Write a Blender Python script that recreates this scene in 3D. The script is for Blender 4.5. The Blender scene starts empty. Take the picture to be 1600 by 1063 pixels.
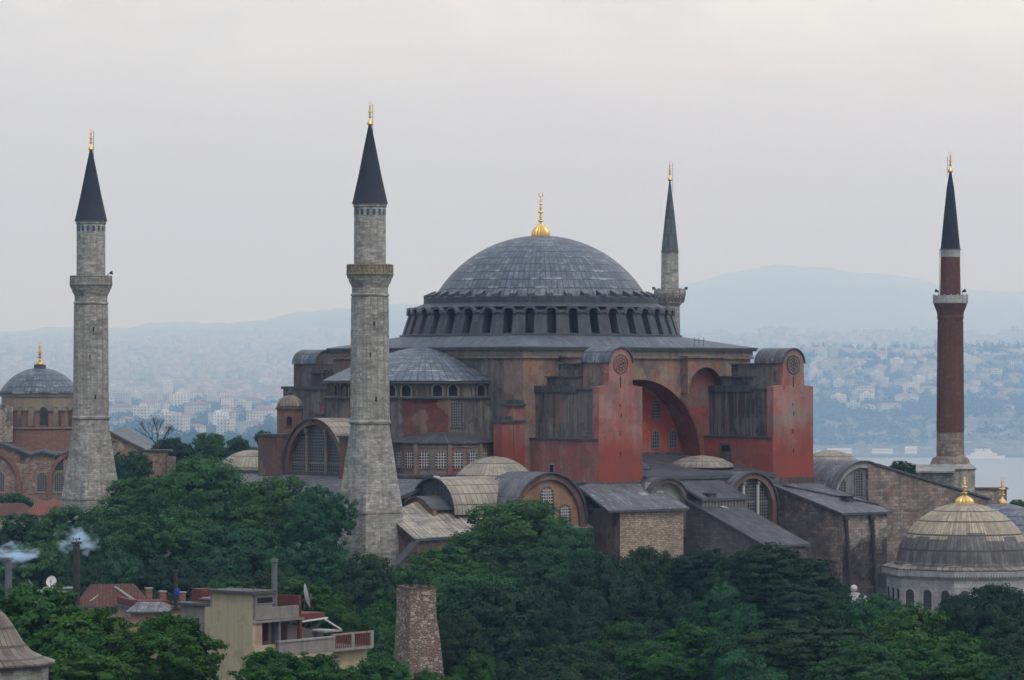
import bpy, math, random
import numpy as np
from mathutils import Vector, Matrix

# ------------------------------------------------------------------ camera, sky, sun
TH = math.radians(40.0); CT, ST = math.cos(TH), math.sin(TH)   # view direction measured from north (Y)
FPX, HC = 5500.0, 36.0                                          # focal length in photo pixels, eye height
R0, D0 = 4.09, 500.0                                            # domed church centre seen from the camera
def rd(r, d):            # right/depth from the camera -> world x, y
    return ((r - R0) * CT + (d - D0) * ST, -(r - R0) * ST + (d - D0) * CT)
def W(px, py, d):
    x, y = rd((px - 800) / FPX * d, d)
    return (x, y, HC - (py - 590) / FPX * d)
def PX(x, y):
    r = x * CT - y * ST + R0; d = x * ST + y * CT + D0
    return 800 + FPX * r / d, d
scene = bpy.context.scene
cx, cy = rd(0, 0)
cam = bpy.data.cameras.new('camera'); camo = bpy.data.objects.new('camera', cam)
scene.collection.objects.link(camo); scene.camera = camo
camo.location = (cx, cy, HC); camo.rotation_euler = (math.radians(90), 0, -TH)
cam.sensor_width = 36; cam.lens = FPX / 1600 * 36; cam.shift_y = 58.5 / 1600
cam.clip_start = 1.0; cam.clip_end = 140000

SUN_EL, SUN_SIDE = math.radians(52), math.radians(25)
sd = Vector((-ST * math.cos(SUN_SIDE) + CT * math.sin(SUN_SIDE), -CT * math.cos(SUN_SIDE) - ST * math.sin(SUN_SIDE), 0)).normalized()
sdir = Vector((sd.x * math.cos(SUN_EL), sd.y * math.cos(SUN_EL), math.sin(SUN_EL)))
sl = bpy.data.lights.new('sun', 'SUN'); sl.energy = 1.0; sl.angle = math.radians(14); sl.color = (1.0, 0.95, 0.88)
slo = bpy.data.objects.new('sun', sl); scene.collection.objects.link(slo)
slo.rotation_euler = sdir.to_track_quat('Z', 'Y').to_euler()
scene.view_settings.view_transform = 'Standard'; scene.view_settings.look = 'None'
scene.view_settings.exposure = 0.0; scene.view_settings.gamma = 1.0
scene.view_settings.use_curve_mapping = False
cy_ = scene.cycles
cy_.max_bounces = 6; cy_.diffuse_bounces = 3; cy_.glossy_bounces = 2; cy_.transmission_bounces = 3
cy_.volume_bounces = 4; cy_.transparent_max_bounces = 8
try:
    cy_.use_denoising = True
except Exception: pass

# ------------------------------------------------------------------ node helper
class NT:
    def __init__(s, tree): s.t = tree; s.n = tree.nodes; s.l = tree.links
    def node(s, typ, props=None, **inp):
        nd = s.n.new(typ)
        for k, v in (props or {}).items(): setattr(nd, k, v)
        for k, v in inp.items():
            key = int(k[1:]) if k[0] == '_' and k[1:].isdigit() else k.replace('_', ' ')
            s.put(nd.inputs[key], v)
        return nd
    def put(s, sock, v):
        if isinstance(v, bpy.types.NodeSocket): s.l.new(v, sock)
        elif isinstance(v, (tuple, list)) and len(v) == 3 and sock.type == 'RGBA': sock.default_value = (*v, 1)
        else: sock.default_value = v
    def math(s, op, a, b=0.0, c=0.0, clamp=False):
        nd = s.n.new('ShaderNodeMath'); nd.operation = op; nd.use_clamp = clamp
        s.put(nd.inputs[0], a); s.put(nd.inputs[1], b); s.put(nd.inputs[2], c); return nd.outputs[0]
    def mix(s, f, a, b, blend='MIX'):
        nd = s.n.new('ShaderNodeMix'); nd.data_type = 'RGBA'; nd.blend_type = blend
        s.put(nd.inputs[0], f); s.put(nd.inputs[6], a); s.put(nd.inputs[7], b); return nd.outputs[2]
    def vscale(s, v, sc, off=(0, 0, 0)):
        nd = s.n.new('ShaderNodeMapping'); s.put(nd.inputs[0], v); nd.inputs[3].default_value = sc; nd.inputs[1].default_value = off
        return nd.outputs[0]
    def noise(s, v, scale, detail=4, rough=.6, dist=0.0):
        nd = s.n.new('ShaderNodeTexNoise'); s.put(nd.inputs['Vector'], v)
        nd.inputs['Scale'].default_value = scale; nd.inputs['Detail'].default_value = detail
        nd.inputs['Roughness'].default_value = rough; nd.inputs['Distortion'].default_value = dist
        return nd.outputs[0]
    def ramp(s, f, lo, hi, a=0.0, b=1.0):
        nd = s.n.new('ShaderNodeMapRange'); nd.clamp = True
        s.put(nd.inputs[0], f)
        for i, v in enumerate((lo, hi, a, b)): nd.inputs[i + 1].default_value = v
        return nd.outputs[0]

# world: pale overcast sky over a little clear-sky light
w = bpy.data.worlds.new('World'); scene.world = w; w.use_nodes = True
nt = NT(w.node_tree); nt.n.clear()
sky = nt.node('ShaderNodeTexSky', {'sky_type': 'NISHITA', 'sun_disc': False, 'sun_elevation': SUN_EL,
              'sun_rotation': math.atan2(sd.x, sd.y)})
geo = nt.node('ShaderNodeTexCoord').outputs['Generated']
sep = nt.node('ShaderNodeSeparateXYZ', _0=geo)
el = sep.outputs[2]
vr = nt.n.new('ShaderNodeValToRGB'); nt.put(vr.inputs[0], nt.ramp(el, 0, 1))
cr = vr.color_ramp
stops = [(0, (.58, .65, .80)), (.02, (.545, .585, .685)), (.05, (.70, .725, .785)), (.075, (.86, .90, .93)), (.105, (1.14, 1.28, 1.34)), (.35, (.90, .96, 1.06)), (1, (1.30, 1.43, 1.72))]
while len(cr.elements) < len(stops): cr.elements.new(.5)
for e_, (p_, c_) in zip(cr.elements, stops): e_.position = p_; e_.color = (*c_, 1)
cv = nt.vscale(geo, (7, 7, 15))
n1 = nt.noise(cv, 1.2, 5, .6, .6)
n2 = nt.noise(nt.vscale(geo, (16, 16, 70), (3, 1, 2)), 1.6, 6, .65, .9)
c1 = nt.mix(nt.ramp(n1, .42, .64, 0, .5), vr.outputs[0], (.80, .71, .70))
c1 = nt.mix(nt.ramp(n2, .45, .66, 0, .16), c1, (.62, .66, .72))
rr_ = nt.math('SUBTRACT', nt.math('MULTIPLY', sep.outputs[0], CT), nt.math('MULTIPLY', sep.outputs[1], ST))
rb_ = nt.ramp(rr_, -.5, .5, .72, 1.28)
c1 = nt.mix(1.0, c1, nt.node('ShaderNodeCombineXYZ', X=rb_, Y=rb_, Z=rb_).outputs[0], 'MULTIPLY')
bg1 = nt.node('ShaderNodeBackground', Color=c1, Strength=1.03)
bg2 = nt.node('ShaderNodeBackground', Color=sky.outputs[0], Strength=0.10)
mx = nt.node('ShaderNodeMixShader', _0=.12, _1=bg1.outputs[0], _2=bg2.outputs[0])
out = nt.node('ShaderNodeOutputWorld', Surface=mx.outputs[0])

# ------------------------------------------------------------------ materials
MATS = {}
def new_mat(name):
    m = bpy.data.materials.new(name); m.use_nodes = True
    t = NT(m.node_tree); t.n.clear(); MATS[name] = m
    return m, t
def surface(name, base, patches=(), brick=None, streak=None, rough=.85, bump=.25, metal=0.0, spec=.3, objrand=0.0, fine=.12, fine_scale=2.2, bdist=.06):
    """base colour, patches [(scale, lo, hi, colour, amount, stretch)], brick (w, h, mortar, mortar colour, variation), streak (colour, amount)"""
    m, t = new_mat(name)
    tc = t.node('ShaderNodeTexCoord'); ob, uv = tc.outputs['Object'], tc.outputs['UV']
    col = t.node('ShaderNodeRGB').outputs[0]; col.default_value = (*base, 1)
    for i, p in enumerate(patches):
        sc, lo, hi, c, am = p[:5]; st = p[5] if len(p) > 5 else (1, 1, 1)
        md, wd = .5 + ((lo + hi) / 2 - .5) * .45, (hi - lo) * .28
        f = t.ramp(t.noise(t.vscale(ob, st, (i * 13.7, i * 7.1, i * 3.3)), sc, 6, .66, .5), md - wd, md + wd, 0, am)
        col = t.mix(f, col, c)
    h = t.noise(ob, fine_scale, 6, .7)
    if brick and name.split('_')[0] in ('stone', 'brick'):
        wv = t.node('ShaderNodeTexNoise', Vector=ob, Scale=.8, Detail=3).outputs['Color']
        wv = t.node('ShaderNodeVectorMath', {'operation': 'SUBTRACT'}, _0=wv, _1=(.5, .5, .5)).outputs[0]
        wv = t.node('ShaderNodeVectorMath', {'operation': 'SCALE'}, _0=wv, Scale=brick[1] * 1.6).outputs[0]
        uv = t.node('ShaderNodeVectorMath', {'operation': 'ADD'}, _0=uv, _1=wv).outputs[0]
    if brick:
        bw, bh, mo, mc, var = brick[:5]; off = brick[5] if len(brick) > 5 else .5
        b = t.n.new('ShaderNodeTexBrick'); t.put(b.inputs['Vector'], uv)
        b.offset = off; b.inputs['Scale'].default_value = 1; b.inputs['Brick Width'].default_value = bw
        b.inputs['Row Height'].default_value = bh; b.inputs['Mortar Size'].default_value = mo
        b.inputs['Mortar Smooth'].default_value = .3
        b.inputs['Color1'].default_value = (1 - var, 1 - var, 1 - var, 1); b.inputs['Color2'].default_value = (1 + var, 1 + var, 1 + var, 1)
        b.inputs['Mortar'].default_value = (1, 1, 1, 1)
        col = t.mix(1.0, col, b.outputs[0], 'MULTIPLY')
        # a second, offset random value per brick shifts the tint
        col = t.mix(t.math('MULTIPLY', b.outputs[1], .85), col, mc)
        h = t.math('SUBTRACT', h, t.math('MULTIPLY', b.outputs[1], .8))
        h = t.math('ADD', h, t.math('MULTIPLY', t.node('ShaderNodeRGBToBW', Color=b.outputs[0]).outputs[0], .5))
    if name in ('lead_roof', 'lead_dark', 'lead_tan_roof'):
        col = t.mix(t.ramp(t.noise(t.vscale(uv, (3.2, .16, 1)), 1.0, 5, .7), .52, .62, 0, .5), col, tuple(min(1, 2.3 * c) for c in base))
        col = t.mix(t.ramp(t.noise(t.vscale(uv, (2.1, .12, 1), (5, 3, 0)), 1.0, 4, .7), .54, .63, 0, .6), col, tuple(.45 * c for c in base))
    if name.startswith('plaster'):
        vo = t.n.new('ShaderNodeTexVoronoi'); vo.inputs['Scale'].default_value = .42
        t.put(vo.inputs['Vector'], t.node('ShaderNodeVectorMath', {'operation': 'ADD'}, _0=t.vscale(ob, (1, 1, .8)), _1=t.vscale(t.node('ShaderNodeTexNoise', Vector=ob, Scale=.9, Detail=5).outputs['Color'], (2.2, 2.2, 2.2))).outputs[0])
        cv_ = t.node('ShaderNodeRGBToBW', Color=vo.outputs['Color']).outputs[0]
        g_ = t.ramp(cv_, .25, .75, .84, 1.16); col = t.mix(1.0, col, t.node('ShaderNodeCombineXYZ', X=g_, Y=g_, Z=g_).outputs[0], 'MULTIPLY')
        col = t.mix(t.ramp(cv_, .70, .71, 0, .35), col, (.20, .175, .16))
        h = t.math('ADD', h, t.math('MULTIPLY', cv_, .5))
    if streak:
        sv = t.vscale(ob, (1.1, 1.1, .07))
        f = t.ramp(t.noise(sv, 1.3, 5, .7), .46, .65, 0, streak[1])
        col = t.mix(f, col, streak[0])
    fn = t.ramp(t.noise(ob, fine_scale * 3, 5, .75), .3, .7, 1 - fine, 1 + fine)
    cc = t.node('ShaderNodeCombineXYZ', X=fn, Y=fn, Z=fn).outputs[0]
    col = t.mix(1.0, col, cc, 'MULTIPLY')
    if objrand:
        oi = t.node('ShaderNodeObjectInfo').outputs['Random']
        r1 = t.ramp(oi, 0, 1, 1 - objrand, 1 + objrand)
        r2 = t.math('FRACT', t.math('MULTIPLY', oi, 7.31)); r2 = t.ramp(r2, 0, 1, 1 - objrand * .7, 1 + objrand * .4)
        col = t.mix(1.0, col, t.node('ShaderNodeCombineXYZ', X=r1, Y=t.math('MULTIPLY', r1, 1.0), Z=t.math('MULTIPLY', r1, r2)).outputs[0], 'MULTIPLY')
    bp = t.node('ShaderNodeBump', Strength=bump, Distance=bdist, Height=h)
    bs = t.node('ShaderNodeBsdfPrincipled', Base_Color=col, Roughness=rough, Metallic=metal, Normal=bp.outputs[0])
    bs.inputs['Specular IOR Level'].default_value = spec
    t.node('ShaderNodeOutputMaterial', Surface=bs.outputs[0])
    return m

GREYP = (.155, .145, .135)
# lead sheet roofs: uv in metres (or in sheets for domes)
surface('lead_dome', (.062, .085, .125), [(.35, .45, .7, (.095, .12, .155), .6), (.9, .56, .75, (.22, .235, .25), .6, (1, 1, .5)), (.5, .5, .7, (.055, .068, .09), .6)],
        (1, 1, .09, (.012, .016, .026), .22, 0.0), rough=.48, spec=.5, bump=.6)
surface('lead_drum', (.030, .037, .052), [(.6, .5, .7, (.055, .062, .078), .7), (.8, .6, .75, (.035, .035, .042), .6)], streak=((.13, .135, .145), .35), rough=.6, spec=.35)
surface('lead_roof', (.085, .09, .105), [(.3, .45, .7, (.13, .13, .135), .6), (.8, .55, .75, (.05, .05, .06), .6), (1.5, .66, .74, (.3, .3, .3), .5)],
        (.9, 2.2, .05, (.028, .03, .036), .22, 0.0), rough=.6, spec=.35, bump=.5)
surface('lead_dark', (.055, .055, .066), [(.4, .45, .7, (.10, .095, .10), .6), (.8, .55, .75, (.03, .03, .036), .6)],
        (.8, 2.4, .05, (.02, .02, .025), .25, 0.0), rough=.65, bump=.5)
surface('lead_tan', (.28, .25, .20), [(.3, .45, .7, (.20, .19, .17), .7), (.9, .55, .75, (.34, .31, .24), .5), (.6, .58, .72, (.12, .11, .10), .5)],
        (1, 1, .055, (.07, .055, .045), .2, 0.0), rough=.6, bump=.5)
surface('lead_brown', (.15, .125, .105), [(.5, .45, .7, (.25, .23, .21), .6), (.9, .55, .75, (.08, .065, .055), .5)],
        (1, 1, .09, (.045, .035, .03), .35, 0.0), rough=.6, bump=.6)
surface('lead_edge', (.06, .065, .078), [(.8, .5, .7, (.10, .105, .115), .6)], rough=.6)
surface('spire_lead', (.022, .025, .040), [(.5, .5, .7, (.032, .036, .052), .6)], (1.2, 3.0, .03, (.025, .028, .04), .12, 0.0), rough=.7, spec=.25)
surface('spire_lead_old', (.055, .07, .08), [(1.2, .5, .7, (.10, .115, .12), .6)], (.8, 1.6, .05, (.03, .035, .04), .3, 0.0), rough=.6, spec=.4)
# plasters
surface('plaster_red', (.32, .068, .048), [(.16, .45, .68, (.33, .10, .085), .8), (.5, .55, .75, (.24, .10, .085), .6), (.3, .58, .72, (.30, .17, .15), .5), (.12, .6, .72, (.19, .16, .15), .35)],
        streak=((.13, .06, .055), .45), rough=.9)
surface('plaster_pink', (.31, .10, .085), [(.2, .45, .66, (.28, .14, .125), .8), (.4, .55, .72, (.20, .12, .11), .7), (.9, .58, .7, (.15, .12, .115), .6)],
        streak=((.12, .07, .065), .5), rough=.9)
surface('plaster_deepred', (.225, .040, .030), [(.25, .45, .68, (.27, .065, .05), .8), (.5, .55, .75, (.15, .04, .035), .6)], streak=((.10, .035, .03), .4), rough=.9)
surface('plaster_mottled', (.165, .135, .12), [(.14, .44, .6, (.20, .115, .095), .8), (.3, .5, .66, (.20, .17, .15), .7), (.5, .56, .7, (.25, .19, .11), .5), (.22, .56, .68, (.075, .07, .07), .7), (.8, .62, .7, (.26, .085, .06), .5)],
        streak=((.07, .062, .06), .5), rough=.92)
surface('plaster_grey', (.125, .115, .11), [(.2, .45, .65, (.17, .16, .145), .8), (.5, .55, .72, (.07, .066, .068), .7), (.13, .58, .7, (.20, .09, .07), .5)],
        streak=((.048, .045, .048), .75), rough=.92)
surface('plaster_darkgrey', (.085, .078, .078), [(.3, .45, .65, (.125, .115, .11), .7), (.6, .55, .72, (.045, .042, .045), .7), (.2, .6, .7, (.16, .075, .06), .5)],
        streak=((.035, .034, .037), .7), rough=.92)
surface('plaster_streaked', (.15, .14, .13), [(.3, .45, .65, (.19, .10, .085), .6), (.9, .5, .6, (.04, .04, .042), .9, (1, 1, .06))],
        streak=((.03, .03, .033), .9), rough=.92)
surface('plaster_exedra', (.19, .165, .145), [(.8, .55, .62, (.27, .07, .045), .9, (1, 1, .10)), (.4, .5, .68, (.12, .11, .10), .7)], streak=((.08, .075, .07), .5), rough=.9)
surface('plaster_orange', (.26, .15, .095), [(.5, .5, .7, (.20, .12, .08), .7)], streak=((.14, .09, .07), .3), rough=.9)
surface('plaster_brownred', (.15, .082, .066), [(.4, .45, .68, (.12, .085, .072), .8), (.8, .6, .7, (.10, .07, .06), .6)], streak=((.09, .06, .055), .5), rough=.9)
surface('plaster_brown', (.115, .075, .066), [(.4, .45, .68, (.15, .105, .09), .8), (.8, .6, .7, (.06, .045, .043), .6)], streak=((.05, .038, .036), .6), rough=.9)
surface('plaster_pale', (.30, .30, .29), [(.4, .5, .7, (.24, .235, .23), .7)], streak=((.13, .125, .12), .5), rough=.9)
surface('moulding', (.20, .175, .15), [(.5, .5, .7, (.13, .115, .105), .8)], streak=((.07, .06, .058), .5))
# stone
surface('stone_minaret', (.37, .365, .345), [(.12, .42, .66, (.30, .295, .28), .8), (.9, .5, .66, (.19, .185, .17), .55, (.35, .35, 3)), (.7, .55, .72, (.42, .39, .34), .6), (.5, .58, .7, (.14, .13, .12), .5)],
        (.72, .33, .022, (.20, .195, .18), .30), streak=((.15, .145, .135), .55), rough=.92, bump=.4)
surface('stone_parapet', (.27, .235, .16), [(.5, .5, .7, (.2, .18, .13), .7)], (.5, .6, .05, (.1, .09, .07), .15), rough=.9)
surface('stone_block', (.25, .21, .18), [(.3, .42, .62, (.17, .145, .13), .85), (.12, .52, .66, (.085, .078, .08), .75), (.5, .6, .7, (.30, .17, .13), .55)],
        (1.0, .5, .035, (.10, .085, .075), .32), streak=((.07, .065, .065), .4), rough=.93, bump=.6)
surface('stone_small', (.42, .34, .26), [(.4, .45, .65, (.30, .24, .19), .8), (.9, .58, .7, (.48, .42, .34), .6)],
        (.42, .24, .04, (.13, .10, .08), .38), streak=((.14, .115, .10), .4), rough=.93, bump=.6)
surface('stone_dark', (.14, .125, .12), [(.3, .42, .62, (.19, .165, .15), .8), (.2, .52, .64, (.035, .036, .042), .85)],
        (.8, .4, .03, (.05, .046, .045), .35), streak=((.24, .23, .22), .3), rough=.93, bump=.6)
surface('stone_rubble', (.30, .255, .205), [(.5, .46, .62, (.17, .115, .085), .7), (1.2, .55, .7, (.36, .33, .28), .6)],
        (.30, .17, .03, (.07, .05, .042), .55), rough=.95, bump=.9)
surface('brick_minaret', (.10, .050, .041), [(.15, .45, .68, (.125, .064, .052), .8), (.9, .55, .7, (.16, .09, .075), .5), (.6, .58, .7, (.10, .04, .04), .7)],
        (.5, .22, .02, (.11, .06, .055), .16), streak=((.09, .038, .038), .4), rough=.93)
surface('brick_old', (.20, .115, .09), [(.25, .42, .6, (.15, .085, .07), .8), (.5, .52, .64, (.30, .26, .21), .85), (.9, .6, .7, (.09, .06, .055), .6)],
        (.5, .3, .05, (.26, .21, .17), .35), streak=((.09, .065, .06), .4), rough=.93)
surface('brick_red', (.18, .085, .065), [(.6, .5, .7, (.18, .075, .06), .8)], (.4, .2, .03, (.2, .14, .11), .25))
surface('plaster_beige', (.235, .20, .155), [(.4, .5, .68, (.20, .17, .125), .7)], streak=((.16, .14, .11), .4))
surface('marble', (.38, .385, .40), [(.5, .5, .7, (.27, .27, .28), .7)], (1.2, .6, .015, (.2, .2, .2), .1), streak=((.18, .17, .17), .4), rough=.8)
# house
surface('house_beige', (.36, .325, .235), [(.4, .45, .68, (.37, .33, .22), .8), (.8, .6, .7, (.25, .22, .16), .5)], streak=((.22, .19, .14), .35), rough=.9, bump=.15)
surface('house_grey', (.235, .215, .205), [(.5, .5, .7, (.18, .16, .155), .7)], streak=((.10, .09, .085), .45), rough=.9)
surface('house_pink', (.34, .22, .18), [(.5, .5, .7, (.25, .16, .14), .7)], streak=((.14, .09, .08), .4), rough=.9)
surface('house_darkred', (.13, .035, .03), [(.8, .5, .7, (.09, .03, .03), .7)], rough=.8)
surface('roof_tile', (.11, .047, .037), [(.5, .45, .68, (.08, .042, .036), .8), (1, .6, .7, (.14, .08, .065), .6)], (.3, .4, .08, (.06, .028, .024), .3, 0.0), rough=.9, bump=.7)
surface('roof_tile_bright', (.22, .075, .052), [(.5, .45, .68, (.25, .09, .065), .8)], (.3, .4, .08, (.10, .04, .035), .25, 0.0), rough=.9, bump=.7)
surface('dark_metal', (.03, .028, .03), [(1, .5, .7, (.06, .045, .04), .7)], rough=.6)
surface('grey_metal', (.12, .13, .15), [(1, .5, .7, (.08, .085, .10), .7)], rough=.5)
surface('white_metal', (.6, .6, .6), rough=.5)
surface('blue_plastic', (.02, .03, .35), rough=.5)
surface('dark_void', (.012, .011, .013), rough=.9, fine=.3)
surface('shutter_dark', (.035, .033, .038), rough=.8)
surface('glass_dark', (.028, .032, .04), [(1.5, .5, .7, (.06, .065, .075), .6)], rough=.25, spec=.5)
surface('grille_grey', (.17, .165, .165), rough=.8)
surface('grille_pale', (.42, .42, .42), rough=.8)
surface('window_stone', (.24, .225, .20), streak=((.12, .11, .10), .4))
surface('tile_blue', (.03, .08, .16), rough=.4)
surface('bark', (.07, .055, .045), [(2, .5, .7, (.10, .085, .07), .7)], rough=.95, bump=.8)
surface('dry_wood', (.06, .055, .055), rough=.95)
surface('far_wall', (.52, .50, .48), rough=.9, objrand=.32, fine=.05)
surface('far_wall_stuff', (.24, .23, .22), [(.011, .5, .52, (.36, .35, .33), .9), (.017, .52, .54, (.30, .24, .21), .9)], rough=.9)
surface('far_roof', (.24, .105, .075), rough=.9, objrand=.3)
surface('far_roof_flat', (.24, .225, .22), rough=.9, objrand=.3)
surface('far_window', (.10, .11, .12), rough=.6)
surface('ship_white', (.7, .7, .7), rough=.6)
surface('ship_red', (.45, .06, .04), rough=.6)
surface('ship_dark', (.04, .06, .10), rough=.6)
surface('quay', (.16, .17, .18), [(.02, .5, .7, (.22, .22, .22), .7)], rough=.9)
m, t = new_mat('gold')
ob = t.node('ShaderNodeTexCoord').outputs['Object']
gc = t.mix(t.ramp(t.noise(ob, 3, 3), .4, .7), (.80, .55, .20), (.60, .38, .13))
bs = t.node('ShaderNodeBsdfPrincipled', Base_Color=gc, Roughness=.38, Metallic=.9)
t.node('ShaderNodeOutputMaterial', Surface=bs.outputs[0])
# two-tone tomb dome: tan lead sheets above an irregular edge, dark grey ones below
m, t = new_mat('lead_twotone')
tc = t.node('ShaderNodeTexCoord'); ob, uv = tc.outputs['Object'], tc.outputs['UV']
b = t.n.new('ShaderNodeTexBrick'); t.put(b.inputs['Vector'], uv); b.offset = 0.0
for k, v in (('Scale', 1), ('Brick Width', 1), ('Row Height', 1), ('Mortar Size', .06), ('Mortar Smooth', .3)): b.inputs[k].default_value = v
b.inputs['Color1'].default_value = (.75, .75, .75, 1); b.inputs['Color2'].default_value = (1.25, 1.25, 1.25, 1)
uvs = t.node('ShaderNodeSeparateXYZ', _0=uv)
cellu = t.math('FLOOR', t.math('MULTIPLY', uvs.outputs[0], .16)); 
row = t.math('ADD', uvs.outputs[1], t.math('MULTIPLY', t.node('ShaderNodeTexWhiteNoise', {'noise_dimensions': '1D'}, W=cellu).outputs[0], .8))
top = t.ramp(row, 2.25, 2.3)
n_ = t.noise(t.vscale(ob, (1.5, 1.5, .5)), 1.0, 5)
ctan = t.mix(t.ramp(n_, .4, .65), (.24, .205, .145), (.36, .315, .225))
cdrk = t.mix(t.ramp(n_, .4, .65), (.055, .052, .058), (.12, .112, .11))
col = t.mix(top, cdrk, ctan); col = t.mix(1.0, col, b.outputs[0], 'MULTIPLY'); col = t.mix(t.math('MULTIPLY', b.outputs[1], .85), col, (.04, .035, .035))
bp = t.node('ShaderNodeBump', Strength=.5, Distance=.05, Height=t.math('SUBTRACT', n_, b.outputs[1]))
bs = t.node('ShaderNodeBsdfPrincipled', Base_Color=col, Roughness=.6, Normal=bp.outputs[0])
t.node('ShaderNodeOutputMaterial', Surface=bs.outputs[0])
# leaves
def leaf_mat(name, c1, c2, c3, vary=.25):
    m, t = new_mat(name)
    g = t.node('ShaderNodeNewGeometry'); oi = t.node('ShaderNodeObjectInfo').outputs['Random']
    ob = t.node('ShaderNodeTexCoord').outputs['Object']
    f = t.ramp(t.noise(ob, 2.3, 3), .38, .64)
    col = t.mix(f, c1, c2)
    col = t.mix(t.ramp(g.outputs['Random Per Island'], .55, 1.0, 0, .8), col, c3)
    r1 = t.ramp(oi, 0, 1, 1 - vary, 1 + vary)
    r2 = t.ramp(t.math('FRACT', t.math('MULTIPLY', oi, 5.7)), 0, 1, .75, 1.25)
    col = t.mix(1.0, col, t.node('ShaderNodeCombineXYZ', X=t.math('MULTIPLY', r1, r2), Y=r1, Z=t.math('DIVIDE', r1, r2)).outputs[0], 'MULTIPLY')
    d_ = t.node('ShaderNodeBsdfDiffuse', Color=col, Roughness=.9); tr = t.node('ShaderNodeBsdfTranslucent', Color=col)
    gl = t.node('ShaderNodeBsdfGlossy', Color=(.5, .5, .5), Roughness=.55)
    a = t.node('ShaderNodeMixShader', _0=.18, _1=d_.outputs[0], _2=tr.outputs[0])
    a2 = t.node('ShaderNodeMixShader', _0=.03, _1=a.outputs[0], _2=gl.outputs[0])
    t.node('ShaderNodeOutputMaterial', Surface=a2.outputs[0])
leaf_mat('leaf', (.012, .050, .018), (.030, .105, .034), (.058, .160, .045))
leaf_mat('leaf_fresh', (.013, .058, .012), (.034, .120, .020), (.072, .190, .030), .12)
leaf_mat('leaf_dark', (.007, .026, .012), (.016, .054, .022), (.032, .088, .032), .2)
leaf_mat('leaf_soft', (.020, .072, .024), (.044, .140, .042), (.078, .195, .056), .08)
leaf_mat('leaf_far', (.020, .045, .03), (.03, .06, .035), (.04, .07, .04), .1)
surface('lead_tan_roof', (.30, .27, .23), [(.25, .45, .65, (.15, .145, .14), .8), (.6, .55, .72, (.08, .08, .085), .6, (.3, 1, 1)), (.9, .58, .7, (.30, .27, .22), .5)],
        (.9, 2.0, .05, (.07, .06, .052), .2, 0.0), rough=.7, bump=.5)
surface('stone_grey', (.13, .125, .125), [(.2, .45, .65, (.20, .18, .16), .8), (.5, .58, .7, (.09, .085, .09), .6)], (.9, .4, .03, (.08, .075, .072), .2), streak=((.06, .058, .06), .4), rough=.93)
surface('plaster_lunette', (.16, .17, .18), [(.5, .5, .7, (.12, .125, .135), .7)], streak=((.08, .08, .085), .4))
surface('window_lattice', (.17, .165, .155), rough=.8)
surface('stone_stack_pale', (.33, .29, .24), rough=.9)
surface('stone_stack_red', (.18, .11, .085), rough=.9)
HAZE_D, HAZE_C = 1.0e-4, (.38, .63, 1.0, 1)

# buttress fronts: pink wash above, deeper red below an uneven line
surface('plaster_front', (.31, .115, .095), [(.35, .44, .62, (.34, .175, .155), .85), (.6, .55, .72, (.22, .10, .09), .6), (.16, .54, .68, (.21, .17, .16), .7)], streak=((.15, .07, .06), .35), rough=.9)
m = MATS['plaster_front']; t = NT(m.node_tree)
bs = [n for n in t.n if n.type == 'BSDF_PRINCIPLED'][0]; src = bs.inputs['Base Color'].links[0].from_socket
ob = t.node('ShaderNodeTexCoord').outputs['Object']; z = t.node('ShaderNodeSeparateXYZ', _0=ob).outputs[2]
zz_ = t.math('ADD', z, t.math('MULTIPLY', t.noise(t.vscale(ob, (1, 1, .3)), .5, 5, .6), 7.0))
low = t.mix(t.ramp(t.noise(ob, .5, 5, .6), .42, .6), (.245, .052, .036), (.20, .055, .042))
t.put(bs.inputs['Base Color'], t.mix(t.ramp(zz_, 29.5, 33.5), low, src))

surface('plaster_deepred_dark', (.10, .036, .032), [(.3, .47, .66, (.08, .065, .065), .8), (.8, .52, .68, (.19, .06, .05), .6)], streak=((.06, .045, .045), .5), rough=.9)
surface('plaster_niche', (.24, .05, .035), [(.35, .47, .62, (.20, .10, .085), .8), (.28, .50, .62, (.15, .135, .125), .9), (.7, .56, .7, (.26, .04, .03), .6)], streak=((.09, .06, .055), .4), rough=.9)

# light glints painted as brighter lower lips on some dome sheets
m = MATS['lead_dome']; t = NT(m.node_tree)
bs = [n for n in t.n if n.type == 'BSDF_PRINCIPLED'][0]; src = bs.inputs['Base Color'].links[0].from_socket
tc = t.node('ShaderNodeTexCoord'); v_ = t.node('ShaderNodeSeparateXYZ', _0=tc.outputs['UV']).outputs[1]
lip = t.ramp(t.math('FRACT', v_), .08, .34, 1, 0); msk = t.ramp(t.noise(t.vscale(tc.outputs['Object'], (1, 1, .6)), .28, 5, .75), .53, .62)
t.put(bs.inputs['Base Color'], t.mix(t.math('MULTIPLY', t.math('MULTIPLY', lip, msk), .75), src, (.34, .37, .40)))

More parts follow.
